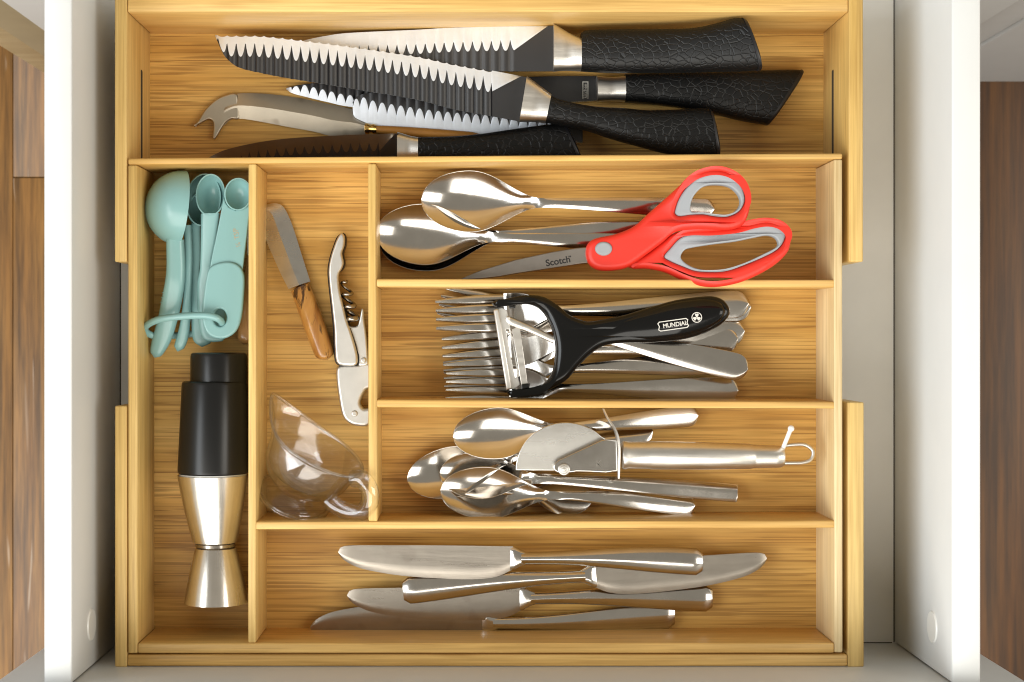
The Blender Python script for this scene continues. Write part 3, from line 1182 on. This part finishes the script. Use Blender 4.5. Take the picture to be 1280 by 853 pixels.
# serrated knife on top
r_ = thing('kitchen_knife', 'long black serrated knife on top of the pile, scalloped bright edge upward', 'kitchen knife', W(680, 130, 0.02), GK)
zb = lambda px, py: 0.0270 + 0.004 * (px - 269) / 400
fluted_blade('blade', [(269, 44), (300, 44), (330, 44.5), (384, 50.5), (450, 59), (520, 69.5), (566, 79.5), (631, 91.5), (658, 97)],
             [(269.6, 46), (277, 63), (284, 74), (299, 85), (327, 92), (358, 98), (389, 103), (443, 112), (520, 125), (566, 137), (609, 145), (650, 152.5)],
             zb, 11.55, 3.5, 349, 27, 0.26, r_, scallop=2.4)
knife_handle(r_, [(658.5, 95.5), (668, 102.5), (679, 111), (689, 118.6)], [(649, 152.8), (660, 152.6), (671, 153), (681.6, 154)],
             [(689, 120), (700, 125.5), (740, 133.5), (780, 136), (806, 138.5), (840, 138), (880, 136), (890, 141)], [(682, 153.5), (700, 156.5), (735, 164), (765, 174), (801, 184), (834, 192.5), (870, 196), (901.5, 198)],
             (0.0330, 0.0370, 0.0370), (0.0085, 0.0100, 0.0105))

# cheese knife with forked tip
r_ = thing('cheese_knife', 'old cheese knife with forked tip and brass collar', 'cheese knife', W(400, 150, ZW))
zc_ = 0.0075
body_t = [(283, 119.3), (305.6, 117), (338, 118.2), (371, 122.5), (404, 129), (441, 137.5), (456, 147)]
body_b = [(279, 158.5), (288, 150.5), (301, 148.8), (327.5, 152.8), (362.5, 159.5), (393, 165), (415, 170.5), (437, 170.5), (457, 169)]
two_curve_plate('blade', body_t, body_b, zc_, 0.0026, M['steel_old'], r_, 40, 8, 0.0018, sharp=8)
plate('forked_tip', [[(243, 159.3), (249.5, 149.5), (257.5, 137), (270.6, 125), (284, 119), (296, 117.8), (298, 130), (299, 148.6), (290, 149.8), (283, 154), (277, 162), (273, 169), (268.4, 175.2), (266.2, 172), (267.2, 162), (266.8, 154), (263, 150.2), (257, 152), (250, 156)]],
      zc_ - 0.0003, 0.0026, 0.0010, M['steel_old'], r_, True, n=160)
lathe('ferrule', [(455.5, 161, 4), (456.5, 161, 6.4), (460, 161, 6.8), (463, 161.2, 5.2), (467, 161.5, 6.4), (470.5, 161.8, 5.0)], 0.0125, M['brass'], r_, 'x', 20)
lathe('handle', [(470.5, 161.8, 4.6), (480, 162.5, 5.2), (510, 165, 6.2), (550, 168, 6.4), (590, 171, 6.0), (600, 171.7, 4.0)], 0.0125, M['amber'], r_, 'x', 20)


# ------------------------------------------------------------------ scissors
zsc = lambda px, py: 0.0330 + 0.0300 * min(1.12, max(0.0, (px - 585) / 330.0)) + 0.0120 * smooth(820, 900, px)


def zp(pts, ox, oy, s_):
    return [(ox + a / s_, oy + b / s_) for a, b in pts]


sc = thing('scissors', 'red and grey handled scissors lying across the spoons and over the divider', 'scissors', W(750, 310, 0.05))
s_bl = plate('blade', [zp([(1250, 497), (1232, 590), (1190, 592), (1000, 622), (800, 652), (700, 670), (600, 681), (480, 684), (520, 664), (600, 632), (800, 571), (1000, 528), (1140, 505)], 470, 200, 4.571)],
      lambda px, py: zsc(px, py) + 0.003, 0.0022, 0.0005, M['scissor_steel'], sc, False)
red_lo = [(290, 600), (400, 540), (480, 478), (550, 425), (640, 405), (760, 405), (900, 392), (1000, 366), (1080, 355), (1150, 370), (1200, 410), (1215, 460), (1198, 530), (1130, 600), (1030, 660), (920, 705), (800, 728), (700, 722), (600, 690), (500, 645), (400, 625), (320, 624)]
hole_lo = [(498, 555), (535, 508), (585, 455), (640, 432), (760, 420), (880, 408), (980, 382), (1070, 370), (1140, 382), (1183, 420), (1178, 462), (1143, 510), (1060, 555), (960, 600), (860, 632), (780, 642), (680, 638), (600, 610), (530, 580)]
inn_lo = [(592, 562), (612, 520), (660, 504), (780, 485), (900, 470), (1000, 450), (1080, 436), (1130, 450), (1146, 488), (1112, 520), (1040, 556), (940, 597), (860, 625), (790, 634), (700, 628), (632, 602)]
red_up = [(52, 520), (66, 480), (110, 452), (230, 425), (330, 380), (420, 300), (520, 212), (600, 140), (680, 85), (780, 63), (870, 80), (940, 130), (977, 190), (985, 260), (965, 340), (930, 385), (860, 405), (760, 402), (660, 402), (560, 418), (480, 482), (400, 542), (300, 612), (220, 634), (130, 634), (80, 610), (56, 570)]
hole_up = [(560, 292), (584, 225), (640, 142), (700, 97), (790, 77), (870, 97), (927, 145), (952, 210), (947, 260), (913, 305), (850, 328), (785, 325), (720, 316), (650, 318), (588, 326), (562, 315)]
inn_up = [(646, 268), (665, 212), (715, 162), (780, 148), (862, 158), (915, 200), (930, 250), (907, 293), (850, 320), (785, 318), (715, 306), (655, 302)]
Z2 = lambda p: zp(p, 720, 200, 4.571)
h_lo = plate('handle', [Z2(red_lo), Z2(hole_lo)], lambda a, b: zsc(a, b) + 0.0, 0.0085, 0.0034, M['red'], sc, True, 5, 220)
plate('grip_lining', [Z2(hole_lo), Z2(inn_lo)], lambda a, b: zsc(a, b) + 0.0005, 0.0066, 0.0010, M['grey_soft'], h_lo, True, 3, 200)
h_up = plate('handle', [Z2(red_up), Z2(hole_up)], lambda a, b: zsc(a, b) + 0.0030, 0.0090, 0.0034, M['red'], sc, True, 5, 240)
plate('grip_lining', [Z2(hole_up), Z2(inn_up)], lambda a, b: zsc(a, b) + 0.0035, 0.0071, 0.0010, M['grey_soft'], h_up, True, 3, 200)
plate('pivot_cap', [Z2([(155 + 49 * math.cos(q * PI / 10), 510 + 40 * math.sin(q * PI / 10)) for q in range(20)])],
      lambda a, b: zsc(a, b) + 0.0085, 0.0046, 0.0012, M['grey_soft'], sc, True, 3, 48)
text('print', 'Scotch', (697.5, 327), 11.5, 10, lambda a, b: zsc(a, b) + 0.0053, M['print_black'], s_bl, 0.022)
text('print', '™', (712, 322), 5, 10, lambda a, b: zsc(a, b) + 0.0053, M['print_black'], s_bl, 0.01)

# ------------------------------------------------------------------ Y peeler
pe = thing('peeler', 'black Y-shaped peeler with steel blade lying on top of the forks', 'peeler', W(700, 430, 0.035))
outer = [(616, 377.5), (635, 373.4), (657.5, 369.7), (678, 371.6), (695, 381), (710, 393.5), (726, 400.5), (739, 402), (776, 395), (814, 383.8), (842, 376), (870, 371.8), (889, 371), (902, 376), (909.5, 387), (908, 396), (899, 406), (879, 416.5), (851, 424.5), (814, 428.3), (776, 429), (754, 432.5), (737, 443), (722, 458), (708, 474), (689, 485.5), (669, 492.5), (650, 495.5), (637, 494.5), (633, 489), (643, 487.2), (665, 486.5), (679, 479), (688.5, 467), (692.5, 450), (693, 431), (688.5, 411), (680, 394), (669, 384), (657.5, 381), (642, 382.3), (622, 384.5), (616, 382)]
zpe = lambda px, py: 0.0430 + 0.004 * smooth(640, 760, px)
p_h = plate('handle', [outer], zpe, 0.0115, 0.0042, M['black_gloss'], pe, True, 6, 260)
ribbon('handle_back', [(716, 400), (740, 404), (776, 397), (814, 386), (845, 377.5), (880, 373.5), (899, 377), (907, 387)], [(716, 452), (740, 438), (776, 427.5), (814, 426.5), (850, 422.5), (880, 414), (898, 404), (906, 394)],
       (0.0515, 0.0540, 0.0560, 0.0555), (0.003, 0.0055, 0.0066, 0.0060), M['black_gloss'], pe, 40, 24, 0.95, (0.1, 0.06))
Z6 = lambda p: zp(p, 530, 350, 5.332)
plate('blade', [Z6([(463, 205), (490, 190), (520, 185), (555, 205), (640, 700), (600, 728), (548, 735)]), Z6([(545, 330), (566, 330), (632, 640), (606, 655)])], 0.0500, 0.0016, 0.0004, M['steel_bright'], pe, False)
plate('blade_guard', [Z6([(463, 205), (484, 192), (498, 196), (586, 722), (548, 735)])], 0.0512, 0.0030, 0.0010, M['steel_bright'], pe, False)
plate('blade', [Z6([(585, 330), (638, 312), (692, 690), (648, 704)])], 0.0508, 0.0014, 0.0004, M['steel_satin'], pe, False)
plate('end_pin', [Z6([(565, 172), (610, 168), (608, 190), (570, 192)])], 0.0512, 0.003, 0.0008, M['black_satin'], pe, False)
plate('end_pin', [Z6([(650, 695), (705, 690), (700, 722), (650, 730)])], 0.0512, 0.003, 0.0008, M['black_satin'], pe, False)
ribbon('cross_bar', Z6([(545, 240), (575, 246), (700, 300), (860, 372)]), Z6([(545, 290), (575, 305), (700, 352), (866, 428)]), (0.0520, 0.0510), (0.0014, 0.0016), M['steel_satin'], pe, 16, 16, 0.8, (0.08, 0))
for cx_, cy_ in (((560), (255)),):
    q = Z6([(cx_, cy_)])[0]
    plate('rivet', [[(q[0] + 2.4 * math.cos(a * PI / 8), q[1] + 2.4 * math.sin(a * PI / 8)) for a in range(16)]], 0.0528, 0.002, 0.0006, M['steel_bright'], pe)
zpr = 0.0629
text('print', 'MUNDIAL', (844, 406), 7.6, 8, lambda a, b: zpr, M['print_white'], p_h, 0.02, 0, 0.92)
ca, sa = math.cos(math.radians(-8)), math.sin(math.radians(-8))
fr = lambda q: [(841.5 + a * ca - b * sa, 406.2 + a * sa + b * ca) for a, b in q]
plate('print_frame', [fr([(-19.5, -4), (-17, -6.2), (17, -6.2), (19.5, -4), (18, 0), (19.5, 4), (17, 6.2), (-17, 6.2), (-19.5, 4), (-18, 0)]),
                      fr([(-18.2, -3.6), (-16.4, -5.1), (16.4, -5.1), (18.2, -3.6), (16.8, 0), (18.2, 3.6), (16.4, 5.1), (-16.4, 5.1), (-18.2, 3.6), (-16.8, 0)])], zpr, 0.0002, 0.00002, M['print_white'], p_h, False)
circ = lambda cx_, cy_, r, n=28: [(cx_ + r * math.cos(2 * PI * a / n), cy_ + r * math.sin(2 * PI * a / n)) for a in range(n)]
plate('print_emblem', [circ(871, 397, 6.6), circ(871, 397, 5.6)], zpr, 0.0002, 0.00002, M['print_white'], p_h, False)
for ang in (-90, 30, 150):
    a = math.radians(ang)
    c_, s_ = math.cos(a), math.sin(a)
    plate('print_emblem', [[(871 + c_ * u - s_ * v, 397 + s_ * u + c_ * v) for u, v in ((0.4, -0.7), (3.2, -2.4), (5.2, -1.4), (4.2, 0), (5.2, 1.4), (3.2, 2.4), (0.4, 0.7))]], zpr, 0.0002, 0.00002, M['print_white'], p_h, False)

# ------------------------------------------------------------------ pizza cutter
pz = thing('pizza_cutter', 'steel pizza cutter with round handle and wire hanging loop', 'pizza cutter', W(770, 570, 0.045))
Zc = lambda p: zp(p, 630, 520, 7.106)
wheel = [(707 + 62.5 * math.cos(PI + a * PI / 90), 588 + 60 * math.sin(PI + a * PI / 90)) for a in range(91)]
wheel = [w for w in wheel if w[0] < 752] + [(757, 549), (765, 556), (766, 589)]
plate('wheel', [wheel], lambda px, py: 0.0490 - 0.0020 * (py - 580) / 60.0, 0.0015, 0.0005, M['steel_plain'], pz, False)
plate('bracket', [Zc([(435, 445), (455, 415), (480, 392), (860, 215), (900, 208), (1000, 213), (1006, 490), (900, 505), (760, 497), (640, 495), (520, 512), (470, 500), (440, 480)])], lambda px, py: 0.0525 - 0.00003 * (py - 570), 0.0030, 0.0008, M['steel'], pz, False)
text('etching', 'K', Zc([(845, 425)])[0], 13, 0, 0.05555, M['etch'], pz, -0.03)
for rr, zz in ((52, 0.0553), (36, 0.0562), (17, 0.0570)):
    plate('rivet', [Zc([(532 + rr * math.cos(a * PI / 12), 476 + rr * math.sin(a * PI / 12)) for a in range(24)])], zz, 0.0016, 0.0006, M['steel_bright'], pz)
# finger guard seen on edge
gp = catmull([(754, 511), (759, 522), (767, 534), (771.5, 546), (773, 560), (773, 580), (773, 598)], 24)
rs = []
for i, q in enumerate(gp):
    hgt = 0.007 * math.sin(PI * (0.08 + 0.84 * i / 23)) + 0.0012
    rs.append([W(q[0] + dx, q[1], 0.0560, dz) for dx, dz in ((-1.0, -hgt), (1.0, -hgt), (1.0, hgt), (-1.0, hgt))])
rings('guard', rs, M['steel_bright'], pz, sharp=30)
lathe('handle', [(776.5, 569, 6), (777, 569, 15.5), (778.5, 569, 17.6), (782, 569, 17.8), (785, 569, 16.8), (812, 569.3, 16.9), (814, 569.3, 17.6), (880, 570, 17.2), (938, 570.7, 15.8), (941, 570.7, 14.8), (944, 570.8, 14.6), (968, 571, 14.0), (976, 571.2, 13.4), (979.5, 571.2, 11.5), (980, 571.2, 4)], 0.0560, M['steel_satin'], pz, 'x', 44, 30)
tube('hanging_loop', [(978, 557.5, 0.0560), (992, 556, 0.0560), (1005, 556, 0.0555), (1014, 561, 0.0550), (1016.5, 567, 0.0550), (1013, 575, 0.0552), (1003, 578.5, 0.0556), (990, 579, 0.0560), (978, 579, 0.0560)], 0.0011, M['steel_bright'], pz, False, 40, 10)
tube('hook_pin', [(979, 560, 0.0570), (983, 550, 0.0650), (987, 540, 0.0720), (988.5, 536.5, 0.0745)], 0.0013, M['tip_white'], pz, False, 16, 10)
bm = bmesh.new()
bmesh.ops.create_uvsphere(bm, u_segments=14, v_segments=10, radius=0.0019, matrix=Matrix.Translation(W(988.8, 536, 0.0750)))
bm_obj('hook_tip', bm, M['tip_white'], pz)

# ------------------------------------------------------------------ corkscrew
ck = thing('corkscrew', 'folding metal corkscrew standing along the narrow divider', 'corkscrew', W(435, 420, ZF))
Z8 = lambda p: zp(p, 320, 250, 2.943)
lever = [(318, 122), (328, 140), (326, 170), (318, 195), (321, 215), (324, 232), (318, 252), (307, 272), (306, 300), (311, 340), (325, 400), (335, 440), (352, 490), (367, 540), (375, 580), (370, 606), (340, 610), (300, 600), (291, 540), (289, 480), (281, 400), (272, 320), (268, 260), (275, 215), (289, 170), (304, 135)]
grow = lambda p, d, dx=0, dy=0: [(a + dx + d * (1 if a > 315 else -1), b + dy) for a, b in p]
plate('liner', [Z8(grow(lever, 4.5, 3, 2))], 0.0275, 0.0080, 0.0010, M['black_edge'], ck, True, 2, 150)
plate('handle', [Z8(lever)], 0.0352, 0.0030, 0.0013, M['steel_bright'], ck, True, 4, 160)
plate('lever_arm', [Z8([(340, 462), (352, 466), (374, 462), (383, 430), (390, 400), (397, 408), (399, 440), (407, 500), (413, 580), (412, 606), (378, 606), (370, 545), (352, 490)])], 0.0325, 0.0030, 0.0010, M['steel_bright'], ck, True, 3, 120)
plate('foot', [Z8([(298, 650), (302, 615), (330, 606), (380, 604), (414, 598), (425, 600), (426, 680), (405, 700), (388, 735), (388, 752), (400, 766), (424, 768), (424, 815), (408, 830), (380, 831), (345, 820), (320, 790), (306, 720)])], 0.0285, 0.0060, 0.0018, M['steel_bright'], ck, True, 4, 160)
plate('rivet', [Z8(circ(363, 786, 11))], 0.0340, 0.0014, 0.0006, M['steel_satin'], ck, True, 2, 30)
plate('rivet', [Z8(circ(396, 590, 10))], 0.0350, 0.0016, 0.0006, M['steel_satin'], ck, True, 2, 30)
pts = []
for i in range(73):
    a = i / 72
    th = a * 2 * PI * 3.6
    pts.append((430.5 + 11 * a + 6.6 * math.cos(th) * (0.45 + 0.55 * min(1, a * 4)), 349 + 55 * a + 2.5 * math.cos(th), 0.0335 + 0.0032 * math.sin(th)))
tube('worm', pts, 0.0015, M['steel_dark'], ck, False, 160, 10, taper=(0.5, 1.15))
tube('hinge_spine', [(444, 430, 0.033), (448, 442, 0.034), (449, 455, 0.034)], 0.0016, M['black_edge'], ck, False, 10, 8)

# ------------------------------------------------------------------ small wooden handled knife and the handle end behind the spoons
wk = thing('spreader_knife', 'small knife with brown wooden handle beside the corkscrew', 'knife', W(390, 370, ZF))
two_curve_plate('blade', [(331, 256.5), (344, 254.5), (354, 258.5), (362, 273), (369, 292), (379, 324), (388, 352)],
                [(329, 262), (329, 272), (330, 286), (334, 303), (343, 324), (352, 344), (361, 361.5)], lambda px, py: 0.0262 + 0.00004 * (py - 257), 0.0026, M['steel_plain'], wk, 40, 8, 0.0013, sharp=8)
ribbon('handle', [(385, 352), (395, 374), (405, 400), (413, 424), (417.5, 440), (414, 448)], [(363, 362), (372, 388), (381, 413), (389, 434), (395, 447), (405, 451.5)], (0.0310, 0.0320, 0.0320), (0.0048, 0.0068, 0.0066), M['wood'], wk, 36, 20, 0.85, (0.02, 0.07))
we = thing('wooden_handled_knife', 'pale wooden handle end peeping out beside the mint measuring spoons', 'knife', W(302, 400, ZF))
ribbon('handle', [(309, 320), (305, 350), (300, 385), (297, 410), (297, 425), (301, 430.5)], [(328, 320), (326, 350), (323, 385), (320, 412), (316, 428), (310, 431.5)], (0.0300, 0.0310, 0.0310), (0.0050, 0.0058, 0.0055), M['wood_plain'], we, 24, 18, 0.85, (0, 0.1))
two_curve_plate('blade', [(318, 225), (322, 224), (326, 232), (329, 280), (328, 322)], [(313, 226), (311, 236), (309, 262), (309, 290), (310, 322)], 0.0290, 0.0016, M['steel_old'], we, 20, 4, 0.0006)


# ------------------------------------------------------------------ measuring spoons
def cup(name, cx_, cy_, rx, ry, zr_, depth, mat, parent, ang=0.0, wall=1.6):
    a = math.radians(ang)
    rs = []
    m = 36

    def rg(sx_, sy_, z_):
        out = []
        for j in range(m):
            th = 2 * PI * j / m
            u, v = sx_ * math.cos(th), sy_ * math.sin(th)
            p = W(cx_ + u * math.cos(a) - v * math.sin(a), cy_ + u * math.sin(a) + v * math.cos(a), zr_)
            p.z = z_
            out.append(p)
        return out
    for i in range(11):
        q = i / 10 * PI / 2
        f = max(0.02, math.sin(q))
        rs.append(rg(rx * f, ry * f, zr_ - depth * math.cos(q)))
    for i in range(11):
        q = (1 - i / 10) * PI / 2
        f = max(0.02, math.sin(q))
        rs.append(rg((rx - wall) * f, (ry - wall) * f, zr_ + 0.0001 - (depth - 0.0012) * math.cos(q)))
    return rings(name, rs, mat, parent, sharp=50)


def dome(name, cx_, cy_, r_px, zc0, alpha, mat, parent):
    """thin half-sphere shell lying on its side; alpha = lift of its pole above the horizontal, pole to the left"""
    s_ = (CAM_Z - zc0) * K
    pole = Vector((-math.cos(alpha), 0.10, math.sin(alpha))).normalized()
    e1 = pole.cross(Vector((0, 1, 0))).normalized()
    e2 = pole.cross(e1)
    C = W(cx_, cy_, zc0)
    rs = []
    for i in range(25):
        inner = i > 12
        k_ = i if not inner else 24 - i
        q = k_ / 12 * PI / 2
        r = (r_px - (1.8 if inner else 0)) * s_
        f = max(0.015, math.sin(q))
        rs.append([C + pole * (r * math.cos(q) * 0.96) + (e1 * math.cos(2 * PI * j / 40) + e2 * math.sin(2 * PI * j / 40)) * (r * f) for j in range(40)])
    return rings(name, rs, mat, parent, sharp=50)


GM = 'mint measuring spoons on their ring'
mi = M['mint']
a_ = thing('measuring_spoon', 'largest mint measuring spoon, rounded bowl turned on its side', 'measuring spoon', W(215, 360, ZF), GM)
dome('bowl', 227, 260.5, 47, 0.0460, math.radians(21), mi, a_)
ribbon('handle', [(230, 300), (231.5, 340), (228.5, 370), (222, 400), (213, 428), (199, 450)], [(208, 300), (208, 340), (203, 370), (197, 400), (190, 425), (187, 444)], (0.0520, 0.0500, 0.0450, 0.0400), (0.0042, 0.0042, 0.0036), mi, a_, 36, 18, 0.7, (0, 0.05))
for k_ in range(3):
    y_ = 366 + 6 * k_
    ribbon('grip_rib', [(229.2 - 1.6 * k_, y_ - 1.2), (229 - 1.6 * k_, y_ + 1.2)], [(202.8 - 1.3 * k_, y_ - 1.2), (202.4 - 1.3 * k_, y_ + 1.2)], (0.0475 - 0.0006 * k_, 0.0475 - 0.0006 * k_), (0.0050, 0.0050), mi, a_, 4, 14, 0.7, (0.3, 0.3), False)
b_ = thing('measuring_spoon', 'mint measuring spoon mostly hidden behind the largest one, thin handle showing', 'measuring spoon', W(230, 370, ZF), GM)
cup('bowl', 254, 250, 22, 33, 0.0480, 0.0180, mi, b_, 6)
ribbon('handle', [(240, 282), (241, 320), (240, 360), (238, 400), (235, 424), (228, 441)], [(230, 282), (231, 320), (230, 360), (226, 400), (219, 428), (216, 438)], (0.0440, 0.0450, 0.0420, 0.0380), (0.0035, 0.0035, 0.0032), mi, b_, 30, 16, 0.7, (0, 0.05))
c_ = thing('measuring_spoon', 'mint measuring spoon with deep shadowed bowl, second from the divider', 'measuring spoon', W(262, 350, ZF), GM)
cup('bowl', 263, 244, 18.5, 26.5, 0.0560, 0.0150, mi, c_, 3)
ribbon('handle', [(275, 267), (271, 300), (266, 335), (282, 358), (284, 400), (281, 424), (270, 428)], [(251, 267.5), (251, 300), (250, 335), (246.5, 358), (248, 400), (253, 422), (264, 428)], (0.0540, 0.0490, 0.0440, 0.0430), (0.0022, 0.0020, 0.0018), mi, c_, 44, 16, 0.6, (0, 0.05))
e_ = thing('measuring_spoon', 'mint measuring spoon whose rounded handle end lies lowest of the middle ones', 'measuring spoon', W(250, 370, ZF), GM)
ribbon('handle', [(251, 280), (251.5, 320), (251, 345), (262, 360), (270, 395), (266, 425), (255, 434)], [(238, 280), (239, 320), (239, 345), (239, 362), (239, 398), (241, 424), (250, 434)], (0.0400, 0.0400, 0.0385, 0.0360), (0.0022, 0.0022, 0.0020), mi, e_, 40, 16, 0.6, (0, 0.05))
cup('bowl', 247, 262, 12, 20, 0.0400, 0.0120, mi, e_, 4)
d_ = thing('measuring_spoon', 'uppermost mint measuring spoon with printed marks and a hole in its paddle', 'measuring spoon', W(285, 340, ZF), GM)
cup('bowl', 297.5, 243, 17.2, 20.5, 0.0600, 0.0110, mi, d_, 4)
zd = lambda px, py: 0.0575 - 0.000035 * (py - 240)
stem_o = [(281, 236), (285, 228), (280.5, 240), (277, 262), (272, 290), (266, 318), (262, 338), (280, 346), (303, 342), (305, 330), (308.5, 300), (312, 270), (314, 246)]
stem = [(280.3, 246), (277, 264), (272, 290), (266, 318), (262, 340), (280, 348), (303, 344), (305, 330), (308.5, 300), (312, 270), (314.6, 248), (310, 258), (303, 262.5), (295, 263.5), (287, 260), (282.5, 254)]
plate('stem', [stem], zd, 0.0022, 0.0007, mi, d_, False)
pad = [(262, 337), (272, 330), (288, 328), (300, 333), (306, 345), (305.5, 370), (302.5, 398), (296, 414), (284, 422.5), (271, 423), (260, 416.5), (254.3, 403), (254, 385), (257.5, 355)]
plate('paddle', [pad, [(276 + 8.2 * math.cos(q * PI / 10), 397.5 + 11 * math.sin(q * PI / 10)) for q in range(20)]], lambda px, py: zd(px, py) + 0.0004, 0.0036, 0.0013, mi, d_, True, 4, 130)
text('print', '¼ TSP', (296.5, 297.5), 9, 100, lambda px, py: zd(px, py) + 0.00225, M['print_tan'], d_, 0.0)
mr = thing('spoon_ring', 'mint plastic ring looped through the measuring spoon handles', 'ring', W(230, 400, 0.04))
tube('ring', [(277.5, 405, 0.0520), (274.5, 400, 0.0590), (267, 396.5, 0.0610), (256, 394.7, 0.0615), (237, 395, 0.0605), (216, 396.8, 0.0590), (199, 399.5, 0.0570), (186, 405, 0.0540), (181, 411, 0.0500), (185, 417, 0.0450), (195, 420.5, 0.0420), (205, 420.5, 0.0380), (225, 419, 0.0340), (250, 416, 0.0360), (268, 411, 0.0440)],
     0.0021, mi, mr, True, 90, 12)

# ------------------------------------------------------------------ wine pump and jigger
wp = thing('wine_pump', 'black cylindrical wine saver pump with a narrower knob', 'wine pump', W(266, 520, ZF))
zc_ = 0.0450
lathe('body', [(591, 266.5, 30), (592, 266.5, 42), (590.5, 266.5, 43.6), (587, 266.4, 44), (540, 267.5, 42.8), (481, 268.5, 41), (478, 268.5, 40.2), (476.5, 268.5, 38)][::-1], zc_, M['black_satin'], wp, 'y', 56, 30)
lathe('knob', [(441, 273.5, 20), (441.2, 273.5, 32), (442.5, 273.5, 34.4), (446, 273.5, 35.2), (478, 273.5, 35.4)], zc_, M['black_satin'], wp, 'y', 56, 30)
lathe('seal_ring', [(591.5, 266.5, 40), (592, 266.5, 41.5), (594.5, 266.5, 41.5), (595, 266.5, 40)], zc_, M['cap'], wp, 'y', 56, 30)
jg = thing('jigger', 'double-ended steel bar jigger lying below the black pump', 'jigger', W(268, 680, ZF))


def cone_shell(name, y0, c0, r0, y1, c1, r1, parent):
    """open cup lying on its side, mouth at y0"""
    prof = [(y1, c1, 2), (y1, c1, r1 - 3), (y1 + (1 if y0 > y1 else -1) * 1.5, c1, r1)]
    for i in range(1, 9):
        t = i / 8
        prof.append((y1 + (y0 - y1) * t, c1 + (c0 - c1) * t, r1 + (r0 - r1) * t + 1.0 * math.sin(PI * t)))
    for i in range(8, -1, -1):
        t = i / 8
        prof.append((y1 + (y0 - y1) * (0.06 + 0.94 * t), c1 + (c0 - c1) * t, (r1 + (r0 - r1) * t) - 1.6 + 1.0 * math.sin(PI * t)))
    prof.append((y1 + (y0 - y1) * 0.06, c1, 2))
    lathe(name, prof, zc_, M['jigger'], parent, 'y', 64, 40)


cone_shell('large_cup', 594, 265.8, 44.0, 679, 268.8, 27.5, jg)
cone_shell('small_cup', 753, 270.5, 40.0, 683.5, 270, 25.5, jg)
lathe('waist', [(677, 269, 20), (679.5, 269, 25), (683, 269.5, 25), (685, 269.5, 20)], zc_, M['steel_dark'], jg, 'y', 40)

# ------------------------------------------------------------------ glass sauce boat lying on its side
gb = thing('glass_sauce_boat', 'small clear glass sauce boat lying on its side', 'sauce boat', W(366, 624, ZF))
tau = math.radians(25)
lz = Vector((0.38 * math.cos(tau), 0.925 * math.cos(tau), math.sin(tau))).normalized()
lx = Vector((0.925 * 0.92, -0.38 * 0.92, 0.40)).normalized()
lx = (lx - lz * lx.dot(lz)).normalized()
ly = lz.cross(lx)
G0 = W(366, 624, 0.0455)
us = K * (1 - 0.0455)


def gl(x_, y_, z_):
    return G0 + (lx * x_ * 1.08 + ly * y_ * 1.06 + lz * z_ * 1.04) * us


def boat_ring(z_, am, ap, b, lift=0.0, inset=0.0, dip=0.0):
    out = []
    for j in range(56):
        th = 2 * PI * j / 56
        c, s_ = math.cos(th), math.sin(th)
        a = ap if c > 0 else am
        sp_ = max(0.0, -c)
        pinch = 1 - 0.45 * sp_ ** 4 * (1 if lift else 0.0) - 0.1 * sp_ ** 3
        x_ = c * (a - inset)
        y_ = s_ * (b - inset) * pinch
        out.append(gl(x_, y_, z_ + lift * sp_ ** 2.2 - dip * (1 - sp_) * s_ * s_ * 0.0 + dip * max(0, c) ** 2))
    return out


outer_p = [(0, 38, 38, 38, 0), (1.5, 41.5, 41.5, 41.5, 0), (4.5, 42, 42, 42, 0), (8, 38, 38, 38, 0), (12, 30, 30, 30, 0), (16, 25, 25, 25, 0), (20, 27, 27, 27, 0), (25, 37, 38, 33, 0), (33, 45, 48, 38, 0), (45, 50, 55, 41, 0), (58, 53, 59, 42, 4), (70, 58, 63, 41, 12), (77, 66, 67, 40, 22), (80, 72, 69, 39.5, 27)]
inner_p = [(81, 71, 68, 39, 27), (77, 66, 67, 40, 22), (70, 58, 63, 41, 12), (58, 53, 59, 42, 4), (45, 50, 55, 41, 0), (35, 43, 46, 36, 0), (29, 30, 32, 26, 0), (27, 3, 3, 3, 0)]
rs = [[gl(2 * math.cos(2 * PI * j / 56), 2 * math.sin(2 * PI * j / 56), 1.5) for j in range(56)]]
rs += [boat_ring(z_, a, p_, b, l) for z_, a, p_, b, l in outer_p]
rs += [boat_ring(z_, a, p_, b, l, inset=3.6 if i else 1.6) for i, (z_, a, p_, b, l) in enumerate(inner_p)]
rings('body', rs, M['glass'], gb, sharp=70)
rim_ring = boat_ring(81, 71, 68, 39, 27, inset=0.8)
tube('rim', [tuple(p) for p in rim_ring], 0.0010, M['glass'], gb, True, 90, 10, px=False)
foot_ring = boat_ring(2.5, 42, 42, 42, 0)
tube('foot', [tuple(p) for p in foot_ring], 0.0016, M['glass'], gb, True, 70, 10, px=False)
hp = [gl(*q) for q in ((62, 0, 73), (72, 0, 79), (84, 0, 74), (91, 0, 60), (87, 0, 42), (72, 0, 31), (55, 0, 27), (43, 0, 29))]
tube('handle', [tuple(q) for q in hp], 0.0052, M['glass'], gb, False, 44, 14, px=False)
